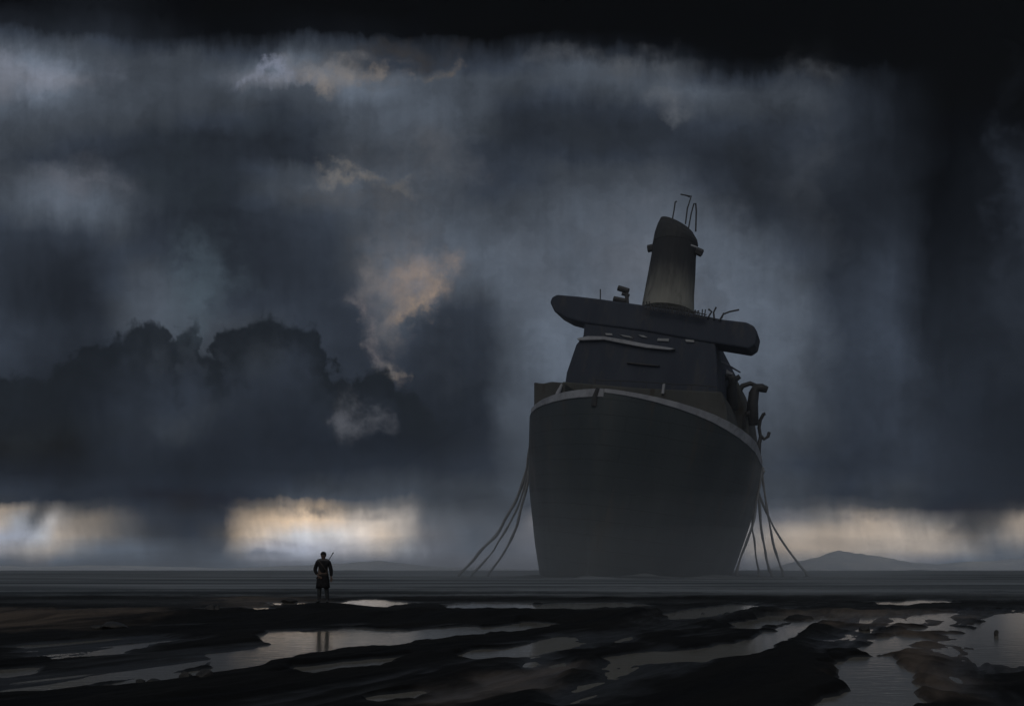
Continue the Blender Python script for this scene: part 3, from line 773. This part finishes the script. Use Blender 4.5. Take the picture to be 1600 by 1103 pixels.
# upperworks -------------------------------------------------------
S_LOW, S_UP, S_BR = 25.0, 27.5, 27.2
low = outline([(878, 596), (1000, 606), (1128, 612), (1136, 640), (1138, 716), (1000, 720), (878, 680)], S_LOW)
obj('lower_deckhouse', prism(low, S_LOW, 74, 0.25, 2), m_low, ship)
up = outline([(914, 494), (1000, 500), (1116, 520), (1120, 560), (1122, 622), (1000, 620), (880, 618), (885, 582), (900, 538), (911, 525)], S_UP)
obj('upper_deckhouse', prism(up, S_UP, 66, 0.25, 2), m_sup, ship)
br = outline([(859, 472), (862, 464), (870, 460), (905, 463), (938, 467), (1003, 476), (1072, 487), (1130, 499), (1166, 503), (1178, 509), (1184, 520), (1180, 538), (1170, 545), (1146, 541),
              (1095, 533), (1000, 516), (914, 505), (884, 497), (866, 487)], S_BR)
bridge = obj('bridge', prism(br, S_BR, 33, 0.3, 2), m_sup, ship)
def fleck(pts, s, th, mat, name, par):
    return obj(name, prism(outline(pts, s), s - th, s + 0.2, 0.04, 1), mat, par)
sw = S_UP
for pts in ([(946, 521), (957, 521.5), (957, 524.5), (947, 524)], [(968, 523), (984, 525.5), (990, 529), (975, 526.5)], [(997, 523.5), (1006, 524.5), (1013, 528.5), (1003, 527)],
            [(1028, 529), (1046, 529.5), (1045, 534), (1027, 533)], [(1071, 530.5), (1085, 532), (1085, 535.5), (1072, 534.5)]):
    fleck(pts, sw, 0.25, m_glass, 'window', bridge)
fleck([(903, 530), (920, 526.5), (945, 527), (975, 532), (1010, 539), (1045, 544), (1056, 546.5), (1048, 548), (1010, 544.5), (975, 538), (945, 532), (905, 533)], sw, 0.7, m_pale, 'ledge', ship)
fleck([(980, 566), (1010, 569), (1032, 572), (1030, 573), (1004, 571), (980, 568)], sw, 0.5, m_dark, 'ledge', ship)
fleck([(1036, 601), (1040, 600), (1038, 616), (1034, 616)], S_LOW, 0.5, m_pale, 'ladder', ship)
# block beside the bow, starboard side
blk = outline([(834, 597), (848, 599), (862, 596), (882, 598), (884, 640), (834, 640)], 14.0)
obj('winch_house', prism(blk, 14, 26, 0.2, 2), m_low, ship)
bm = bmesh.new(); tube(bm, [on3(868, 628, 13.4), on3(872, 614, 13.4), on3(878, 600, 13.4)], [.55, .4, .18], 8)
obj('ventilator', bm, m_pale, ship)
# side galleries with boat davits on the port side
gal = outline([(1100, 566), (1140, 580), (1150, 590), (1156, 610), (1166, 640), (1170, 668), (1171, 692), (1100, 692)], 44.0)
obj('side_gallery', prism(gal, 44, 64, 0.3, 2), m_low, ship)
bm = bmesh.new(); tube(bm, [on3(1108, 560, 34), on3(1124, 564, 34), on3(1138, 571, 35), on3(1157, 582, 36)], [.16, .16, .2, .12], 6)
obj('boom', bm, m_pale, ship)
for pts, s_, r_ in (([(1130, 612), (1131, 596), (1134, 590), (1139, 589)], 40, .5), ([(1163, 668), (1163, 652), (1166, 647), (1171, 647)], 43, .45)):
    bm = bmesh.new(); tube(bm, [on3(x, y, s_) for x, y in pts], [r_ * .7, r_ * .7, r_, r_ * 1.5], 10); obj('ventilator', bm, m_dark, ship, smooth=True)
for x_, y_ in ((1120, 612), (1106, 610), (1080, 608), (1050, 606), (1010, 604), (970, 602), (930, 600)):
    bm = bmesh.new(); tube(bm, [on3(x_, y_ + 4, S_LOW + .6), on3(x_, y_ - 7, S_LOW + .6)], .09, 6); obj('stanchion', bm, m_dark, ship)
bm = bmesh.new(); tube(bm, [on3(x_, y_, S_LOW + .6) for x_, y_ in ((930, 594), (970, 595), (1010, 597), (1050, 600), (1080, 601), (1106, 603), (1121, 605))], .08, 6); obj('deck_rail', bm, m_dark, ship)
fleck([(1136, 578), (1141, 582), (1146, 584), (1144, 587), (1135, 585)], 43, 0.8, m_pale, 'locker', ship)
def davit(pts, s, rad):
    bm = bmesh.new(); tube(bm, [on3(x, y, s + i * 0.05) for i, (x, y) in enumerate(pts)], rad, 8)
    return obj('davit', bm, m_dark, ship, smooth=True)
davit([(1144, 640), (1144, 606), (1147, 594), (1156, 588)], 41, [1.0, .9, .6, .45])
davit([(1176, 664), (1176, 630), (1178, 614), (1182, 606), (1190, 606), (1199, 609)], 46, [1.1, 1.0, .95, .9, .8, .6])
davit([(1150, 640), (1153, 614), (1160, 603), (1172, 599), (1184, 603)], 50, [.6, .55, .5, .45, .3])
bm = bmesh.new(); tube(bm, [on3(1196, 646, 48), on3(1193, 647, 48), on3(1188, 656, 48), on3(1186, 668, 48), on3(1188, 680, 48), on3(1194, 686, 48), on3(1200, 682, 48), on3(1202, 675, 48)], .32, 8); tube(bm, [on3(1189, 681, 48), on3(1186, 694, 48), on3(1184, 722, 48)], [.34, .4, .5], 8)
obj('hook', bm, m_dark, ship, smooth=True)

# funnel -----------------------------------------------------------
SF = 56.0
fl_l = [(1003, 486), (1008, 460), (1014, 428), (1019, 400), (1021, 384), (1024, 368), (1028, 356), (1033, 345)]
fl_r = [(1084, 488), (1084, 460), (1086, 428), (1087, 400), (1089, 384), (1090, 380), (1089, 375), (1084, 366)]
def funnel_mesh(i0, i1, grow=0.0, closed=False):
    bm = bmesh.new(); rings = []
    for (a, b) in list(zip(fl_l, fl_r))[i0:i1]:
        A, B = on3(*a, SF), on3(*b, SF); c = (A + B) / 2; hx = (B - A) / 2 * (1 + grow)
        n = 28; ring = []
        for q in range(n):
            th = q * 2 * math.pi / n
            ring.append(bm.verts.new(c + hx * math.cos(th) + Vector((0, hx.length * 1.25 * math.sin(th), 0))))
        rings.append(ring)
    for a in range(len(rings) - 1):
        for q in range(28): bm.faces.new((rings[a][q], rings[a][(q + 1) % 28], rings[a + 1][(q + 1) % 28], rings[a + 1][q]))
    bm.faces.new(rings[0][::-1]); bm.faces.new(rings[-1])
    return bm
funnel = obj('funnel', funnel_mesh(0, 5), m_buff, ship, smooth=False)
obj('funnel_cap', funnel_mesh(4, 8, 0.012), m_black, funnel)
for a, b in (((1012, 389), (1021, 387)), ((1088, 392), (1097, 396))):
    bm = bmesh.new(); A, B = on3(*a, SF - 1), on3(*b, SF - 1); tube(bm, [A, B], 0.75, 6)
    obj('funnel_platform', bm, m_dark, funnel)
fleck([(1080, 382), (1090, 386), (1090, 388), (1079, 384)], SF - 7, 0.15, m_pale, 'funnel_rung', funnel)
for pts in ([(1050, 346), (1053, 330), (1055, 316), (1057, 315)], [(1071, 350), (1074, 326), (1080, 307), (1064, 304), (1078, 308)],
            [(1076, 356), (1080, 334), (1084, 319)], [(1084, 319), (1087, 318), (1088, 330), (1087, 362)]):
    bm = bmesh.new(); tube(bm, [on3(x, y, SF + 0.3 * i) for i, (x, y) in enumerate(pts)], 0.16, 6)
    obj('aerial', bm, m_dark, funnel)
# bridge-roof clutter
bm = bmesh.new(); tube(bm, [on3(938, 470, 28), on3(938, 452, 28)], .12, 6); obj('aerial', bm, m_dark, bridge)
bm = bmesh.new()
tube(bm, [on3(980, 474, 29), on3(979, 458, 29)], .35, 8); tube(bm, [on3(966, 450, 29), on3(982, 455, 29)], .5, 8); tube(bm, [on3(972, 459, 29), on3(983, 462, 29)], .3, 8)
tube(bm, [on3(959, 467, 29), on3(978, 471, 29)], .5, 8)
obj('radar_mast', bm, m_dark, bridge)
bm = bmesh.new(); random.seed(3)
for i in range(26):
    x = 1008 + i * 3.7; y = 477 + (x - 1008) * 0.165
    tube(bm, [on3(x, y + 6, 26), on3(x + random.uniform(-5, 5), y - random.uniform(2, 9), 26)], .11, 5)
tube(bm, [on3(1022, 478, 26), on3(1060, 482, 26), on3(1104, 492, 26)], .1, 5)
obj('railing', bm, m_dark, bridge)
for pts in ([(1106, 497), (1112, 487), (1107, 483)], [(1116, 499), (1115, 488), (1119, 480)], [(1124, 501), (1130, 491), (1140, 487), (1155, 484)], [(1127, 498), (1131, 489)]):
    bm = bmesh.new(); tube(bm, [on3(x, y, 27) for x, y in pts], .16, 6); obj('aerial', bm, m_dark, bridge)
bm = bmesh.new(); mc = [on3(1003, 480, 40), on3(1088, 492, 40), on3(1088, 500, 40), on3(1003, 492, 40)]
obj('funnel_base', prism([(v.x, v.z) for v in mc], 40, 66, 0.2, 2), m_buff, ship)

# ------------------------------------------------------------------ hanging cables
m_rope = material('tarred_cable', (0.22, 0.22, 0.225), (0.32, 0.32, 0.32), 0.9, 0.15, 0.6, (1, 1, 1), 0.3, 5)
def cable(pts, d0, d1, rad, label, group):
    """pts: photo polyline from hull to ground; distances run d0 -> d1"""
    P = []; n = len(pts)
    for i, (x, y) in enumerate(pts):
        P.append(Vector(at(x, y, d0 + (d1 - d0) * i / (n - 1))))
    Q = []
    for i in range(n - 1):
        p0 = P[max(i - 1, 0)]; p1 = P[i]; p2 = P[i + 1]; p3 = P[min(i + 2, n - 1)]
        for q in range(6):
            t = q / 6
            Q.append(0.5 * ((2 * p1) + (p2 - p0) * t + (2 * p0 - 5 * p1 + 4 * p2 - p3) * t * t + (3 * p1 - p0 - 3 * p2 + p3) * t ** 3))
    Q.append(P[-1]); Q[-1].z = 0.02
    o0 = Q[-1].copy()
    seed_ = len(label) * 7
    rr = [rad * (0.75 + 0.6 * float(vnoise(np.array([i * 0.45]), np.array([1.0]), seed_)[0])) for i in range(len(Q))]
    for i in range(2, len(Q) - 2): Q[i].x += 0.5 * (float(vnoise(np.array([i * 0.25]), np.array([4.0]), seed_)[0]) - 0.5)
    bm = bmesh.new(); tube(bm, [q - o0 for q in Q], rr, 8)
    o = obj('mooring_cable', bm, m_rope, smooth=True); o.location = o0
    tag(o, label, 'cable', group)
GL, GR = 'cables hanging from the bow side beside the figure', 'cables hanging from the far side of the hull'
cable([(834, 640), (830, 690), (820, 738), (802, 790), (775, 834), (745, 868), (716, 898)], 148, 176, .26, 'slack cable reaching farthest left of the ship, near the standing person', GL)
cable([(835, 650), (831, 700), (822, 748), (806, 800), (783, 842), (758, 874), (736, 898)], 149, 172, .20, 'slack cable just inside the outermost one on the side of the figure', GL)
cable([(836, 660), (832, 710), (824, 756), (810, 812), (793, 850), (776, 878), (762, 898)], 150, 170, .24, 'slack cable landing nearest to the hull on the side of the figure', GL)
cable([(1189, 716), (1188, 762), (1176, 815), (1162, 860), (1150, 900)], 160, 160, .20, 'cable lying close along the hull edge opposite the figure', GR)
cable([(1190, 730), (1182, 770), (1177, 820), (1179, 862), (1186, 899)], 161, 166, .20, 'second cable out from the hull edge, almost plumb, opposite the figure', GR)
cable([(1192, 730), (1184, 770), (1189, 825), (1197, 866), (1206, 899)], 162, 167, .23, 'middle one of five cables fanning from the hull toward the mountain', GR)
cable([(1188, 712), (1195, 765), (1204, 825), (1214, 866), (1224, 899)], 163, 168, .20, 'fourth cable out from the hull, second nearest to the mountain', GR)
cable([(1194, 735), (1184, 762), (1200, 806), (1226, 850), (1262, 898)], 164, 170, .20, 'cable slanting farthest out toward the mountain from the hull', GR)

# ------------------------------------------------------------------ the figure
def skin(name, nodes, edges, mat, parent, sub=2, root=0, post=None):
    """nodes: (x, y, z, rx, ry); grown into one continuous surface"""
    me = bpy.data.meshes.new(name + '_line')
    me.from_pydata([n[:3] for n in nodes], edges, [])
    tmp = bpy.data.objects.new(name + '_line', me); C.objects.link(tmp)
    sm = tmp.modifiers.new('skin', 'SKIN'); sm.use_smooth_shade = True
    for i, n in enumerate(nodes):
        sv = me.skin_vertices[0].data[i]; sv.radius = (n[3], n[4]); sv.use_root = (i == root)
    sb = tmp.modifiers.new('sub', 'SUBSURF'); sb.levels = sub; sb.render_levels = sub
    dg = bpy.context.evaluated_depsgraph_get(); dg.update()
    out = bpy.data.meshes.new_from_object(tmp.evaluated_get(dg))
    bpy.data.objects.remove(tmp)
    out.materials.clear()
    if post: post(out)
    return obj(name, out, mat, parent, smooth=True)

m_skin = material('skin', (0.14, 0.095, 0.075), (0.11, 0.075, 0.06), 0.6, 0.3, 12)
m_coat = material('black_coat', (0.012, 0.012, 0.014), (0.02, 0.02, 0.022), 0.9, 0.15, 8, (1, 1, 1), 0.2, 40)
m_trou = material('dark_trousers', (0.030, 0.034, 0.038), (0.045, 0.05, 0.052), 0.9, 0.15, 8, (1, 1, 1), 0.2, 40)
m_boot = material('wet_boots', (0.025, 0.027, 0.028), (0.035, 0.036, 0.038), 0.5, 0.4, 8)
m_hair = material('dark_hair', (0.010, 0.009, 0.009), (0.016, 0.014, 0.013), 0.7, 0.3, 20)
m_belt = material('leather', (0.07, 0.055, 0.045), (0.05, 0.04, 0.034), 0.6, 0.3, 10)
m_scarf = material('grey_shoulder_cloth', (0.12, 0.12, 0.12), (0.08, 0.08, 0.085), 0.95, 0.1, 10)

GZ = 0.335
man = empty('person', (MX, MY, GZ - 0.015), (0, 0, 0)); man.scale = (1.1, 1.05, 1.0)
tag(man, 'lone person in a dark belted coat standing on a mud bank beside the long puddle', 'person')

# body: pelvis root, spine, head, arms with five fingers, legs
nodes = [(-.01, 0, .95, .15, .10)]; edges = []
def add(par, *n):
    nodes.append(n); edges.append((par, len(nodes) - 1)); return len(nodes) - 1
waist = add(0, -.005, -.005, 1.10, .135, .09)
chest = add(waist, 0, 0, 1.30, .16, .105)
nb = add(chest, .005, .01, 1.47, .075, .07)
nk = add(nb, .008, -.005, 1.54, .055, .058)
hd = add(nk, .01, -.02, 1.62, .072, .088)
hd2 = add(hd, .01, -.015, 1.70, .078, .095)
tp = add(hd2, .01, -.005, 1.765, .05, .06)
def hand(wr, x, y, z, dx, dy, dz, sx):
    """palm, four unequal bent fingers and a thumb from the palm's side"""
    dv = Vector((dx, dy, dz)).normalized(); side = Vector((sx, 0, 0)) - dv * dv.x * sx; side.normalize(); cu = dv.cross(side)
    if cu.y > 0: cu = -cu
    p0 = Vector((x, y, z))
    pm = add(wr, *(p0 + dv * .05), .036, .018)
    for q, (o, ln) in enumerate(((-.030, .072), (-.010, .084), (.010, .078), (.030, .062))):
        b_ = p0 + dv * .09 + side * o
        f0 = add(pm, *b_, .0095, .0095)
        f1 = add(f0, *(b_ + dv * ln * .5 + cu * .010), .0088, .0088)
        add(f1, *(b_ + dv * ln * .9 + cu * .032), .0075, .0075)
    t0 = p0 + dv * .03 - side * .036
    a_ = add(pm, *(t0), .012, .012)
    b_ = add(a_, *(t0 + dv * .032 - side * .020 + cu * .006), .0105, .0105)
    add(b_, *(t0 + dv * .062 - side * .022 + cu * .018), .0085, .0085)
# image-left arm, forearm brought across to the belt
sh = add(chest, -.185, 0, 1.415, .062, .062); e1 = add(sh, -.265, .01, 1.15, .047, .047); w1 = add(e1, -.135, -.155, .945, .029, .026)
hand(w1, -.135, -.155, .945, .70, -.08, -.45, 1)
sh2 = add(chest, .185, 0, 1.415, .062, .062); e2 = add(sh2, .245, .02, 1.13, .046, .046); w2 = add(e2, .262, -.03, .885, .029, .026)
hand(w2, .262, -.03, .885, .02, -.12, -1.0, -1)
for sx, foot in ((-.105, -.135), (.095, .125)):
    hp = add(0, sx, 0, .87, .088, .092); kn = add(hp, (sx + foot) / 2, -.015, .49, .058, .060); an = add(kn, foot, .015, .10, .040, .044)
    ft = add(an, foot * 1.05, -.04, .05, .042, .036); add(ft, foot * 1.25, -.14, .035, .042, .026)
def face(me):
    for v in me.vertices:
        c = v.co
        if c.z > 1.56 and c.y < -.06:
            x = c.x - .01
            c.y -= .020 * math.exp(-((x / .013) ** 2 + ((c.z - 1.655) / .022) ** 2))            # nose
            for e in (-.03, .03):
                c.y += .012 * math.exp(-(((x - e) / .016) ** 2 + ((c.z - 1.68) / .012) ** 2))    # eye sockets
            c.y += .006 * math.exp(-((x / .028) ** 2 + ((c.z - 1.612) / .006) ** 2))              # mouth
        if 1.62 < c.z < 1.70 and abs(c.x - .01) > .066 and abs(c.y + .005) < .025:
            c.x += .014 * (1 if c.x > 0 else -1)                                                  # ears
skin('body', nodes, edges, m_skin, man, 3, 0, face)

# hair / close cap
bm = bmesh.new(); bmesh.ops.create_uvsphere(bm, u_segments=20, v_segments=14, radius=1, matrix=Matrix.Translation((.01, -.008, 1.695)) @ Matrix.Diagonal((.094, .112, .108, 1)))
for v in list(bm.verts):
    if v.co.z < 1.70 and v.co.y < -.02 or v.co.z < 1.63: v.co.z = max(v.co.z, 1.70 if v.co.y < -.02 else 1.63)
obj('hair', bm, m_hair, man, smooth=True)
# coat: torso with sleeves, skirt to the thigh
n2 = [(-.005, 0, 1.00, .165, .12)]; ed2 = []
def add2(par, *n):
    n2.append(n); ed2.append((par, len(n2) - 1)); return len(n2) - 1
c1 = add2(0, 0, 0, 1.18, .175, .125); c2 = add2(c1, 0, 0, 1.36, .185, .125); add2(c2, .005, .008, 1.475, .095, .085)
s1 = add2(c2, -.19, 0, 1.42, .082, .080); q1 = add2(s1, -.268, .01, 1.15, .066, .066); add2(q1, -.165, -.125, .985, .048, .046)
s2 = add2(c2, .19, 0, 1.42, .082, .080); q2 = add2(s2, .25, .02, 1.13, .066, .066); add2(q2, .264, -.022, .92, .050, .048)
skin('coat', n2, ed2, m_coat, man, 2)
bm = bmesh.new(); rings = []
for (z, rx, ry, ox) in ((1.02, .165, .125, -.005), (.90, .185, .145, -.005), (.74, .205, .155, -.008), (.60, .215, .16, -.012), (.52, .225, .165, -.012)):
    ring = []
    for q in range(28):
        th = q * 2 * math.pi / 28; fold = 1 + .05 * math.sin(th * 7 + z * 3) * (1.02 - z) * 2
        ring.append(bm.verts.new((ox + rx * fold * math.cos(th), ry * fold * math.sin(th), z + (.03 * math.sin(th * 3 + 1) if z < .6 else 0))))
    rings.append(ring)
for a in range(len(rings) - 1):
    for q in range(28): bm.faces.new((rings[a][q], rings[a][(q + 1) % 28], rings[a + 1][(q + 1) % 28], rings[a + 1][q]))
bm.faces.new(rings[0]); bm.faces.new(rings[-1][::-1])
obj('coat_skirt', bm, m_coat, man, smooth=True)
bm = bmesh.new(); ring = [Vector((-.005 + .178 * math.cos(q * math.pi / 12), .138 * math.sin(q * math.pi / 12), .985)) for q in range(25)]
tube(bm, ring, .016, 6); obj('belt', bm, m_belt, man)
n3 = [(-.02, 0, .84, .12, .10)]; ed3 = []
for sx, foot in ((-.105, -.135), (.095, .125)):
    b0 = len(n3); n3.append((sx, 0, .74, .098, .10)); ed3.append((0, b0))
    n3.append(((sx + foot) / 2, -.015, .49, .074, .078)); ed3.append((b0, b0 + 1))
    n3.append((foot, .012, .20, .064, .066)); ed3.append((b0 + 1, b0 + 2))
skin('trousers', n3, ed3, m_trou, man, 2)
for foot in (-.135, .125):
    nb_ = [(foot, .012, .34, .070, .072), (foot, .012, .16, .056, .060), (foot, .012, .065, .055, .058), (foot * 1.12, -.09, .05, .052, .042), (foot * 1.28, -.17, .04, .046, .034)]
    skin('boot', nb_, [(0, 1), (1, 2), (2, 3), (3, 4)], m_boot, man, 2)
# grey cloth over the shoulders with a V at the neck
n4 = [(0, .02, 1.50, .10, .085), (-.11, .015, 1.475, .085, .085), (-.215, .01, 1.43, .082, .085), (.10, .015, 1.475, .080, .085), (.20, .01, 1.425, .078, .08)]
skin('shoulder_cloth', n4, [(0, 1), (1, 2), (0, 3), (3, 4)], m_scarf, man, 2)
bm = bmesh.new(); tube(bm, [(-.10, -.125, 1.46), (.0, -.150, 1.32), (.10, -.125, 1.16), (.155, -.07, 1.02)], .016, 6)
obj('strap', bm, m_belt, man)

# gun slung across the back, muzzle over one shoulder
gun = empty('rifle', (MX, MY + .19, GZ + 1.22), (0, 0, 0))
tag(gun, 'dark rifle slung aslant across the back of the lone person, muzzle above the shoulder', 'rifle')
ax = Vector((.185, 0, .31)).normalized()
bm = bmesh.new(); tube(bm, [ax * .02, ax * .62], [.017, .013], 8); tube(bm, [ax * .56, ax * .63], .021, 8); obj('barrel', bm, m_dark, gun)
sdv = Vector((.31, 0, -.185)).normalized()
bm = bmesh.new(); pts = [(-.48, .09), (-.48, -.06), (-.24, -.035), (-.18, -.05), (-.10, -.03), (.22, -.028), (.24, .02), (-.12, .03), (-.2, .045)]
a_ = [bm.verts.new(ax * p_ + sdv * q_ + Vector((0, -.02, 0))) for p_, q_ in pts]; b_ = [bm.verts.new(ax * p_ + sdv * q_ + Vector((0, .02, 0))) for p_, q_ in pts]
bm.faces.new(a_); bm.faces.new(b_[::-1])
for i in range(len(pts)): bm.faces.new((a_[i], b_[i], b_[(i + 1) % len(pts)], a_[(i + 1) % len(pts)]))
obj('stock', bm, m_belt, gun)

# ------------------------------------------------------------------ stones on the mud
m_rock = material('wet_stone', (0.016, 0.015, 0.014), (0.03, 0.028, 0.026), 0.5, 0.4, 6, (1, 1, 1), 0.5, 14)
def rock(px, py, w_px, h_px, label, seed, group='stones lying on the mud'):
    X_, Y_, _ = ground(px, py); sc = Y_ / F
    z0 = float(terrain(np.array([X_]), np.array([Y_]))[0][0])
    X_, Y_, _ = ground(px, py, max(z0, 0)); rx = 1.25 * w_px * sc / 2; rz = 1.25 * h_px * sc
    bm = bmesh.new(); bmesh.ops.create_icosphere(bm, subdivisions=4, radius=1)
    rnd = np.random.RandomState(seed); ph = rnd.rand(3) * 10
    planes = [(Vector(rnd.normal(size=3)).normalized(), 0.62 + 0.25 * rnd.rand()) for _ in range(12)]
    for v in bm.verts:
        c = v.co.copy()
        for nrm, dd_ in planes:
            e = c.dot(nrm) - dd_
            if e > 0: c -= nrm * e * 0.85
        f = 0.90 + 0.22 * fbm(np.array([c.x * 2 + ph[0] + c.z]), np.array([c.y * 2 + ph[1] - c.z]), 4, seed)[0]
        v.co = Vector((c.x * rx * f, c.y * rx * 0.8 * f, c.z * rz * 0.62 * f + rz * 0.25))
    o = obj('rock', bm, m_rock, smooth=False); o.location = (X_, Y_, max(z0, 0)); o.rotation_euler = (0, 0, 0)
    tag(o, label, 'rock', group)
rock(219, 1070, 13, 11, 'smallest dark stone of the row at the puddle edge, left of a rounder one', 1)
rock(239, 1072, 24, 12, 'round dark stone between a small stone and the pair at the puddle edge', 2)
rock(291, 1063, 18, 14, 'upright dark stone at the puddle edge, left one of a close pair', 3)
rock(321, 1060, 24, 14, 'wider dark stone at the puddle edge, right one of a close pair', 4)
rock(170, 1076, 16, 8, 'low dark stone farthest left in the row along the puddle', 5)
rock(308, 961, 30, 10, 'flat broken slab among the angular stones on the far bank', 6)
rock(328, 961, 20, 16, 'tall angular stone standing on the far bank, left of the person', 7)
rock(339, 961, 11, 13, 'narrow upright stone at the end of the group on the far bank', 8)
rock(452, 940, 20, 5, 'low dark stone lying on the brown mud close beside the person', 9)
rock(178, 982, 34, 10, 'broad low dark stone on the brown mud at the left bank', 10)
rock(152, 983, 18, 7, 'small dark stone just left of the broad low one on the brown mud', 11)
rock(1557, 992, 7, 8, 'small pointed dark stone standing in the pale puddle near the right edge', 12)
rock(1350, 985, 16, 9, 'jagged dark stone on the mud beyond the bright water, right of the ship', 13)

# ------------------------------------------------------------------ render settings
vs_ = S.view_settings
S.display_settings.display_device = 'sRGB'
vs_.view_transform = 'Standard'; vs_.look = 'None'; vs_.exposure = 0; vs_.gamma = 1; vs_.use_curve_mapping = False
S.render.engine = 'CYCLES'
cy = S.cycles
cy.max_bounces = 5; cy.diffuse_bounces = 2; cy.glossy_bounces = 3; cy.transmission_bounces = 2; cy.volume_bounces = 1
cy.use_denoising = True; cy.sample_clamp_indirect = 4
cy.volume_step_rate = 4
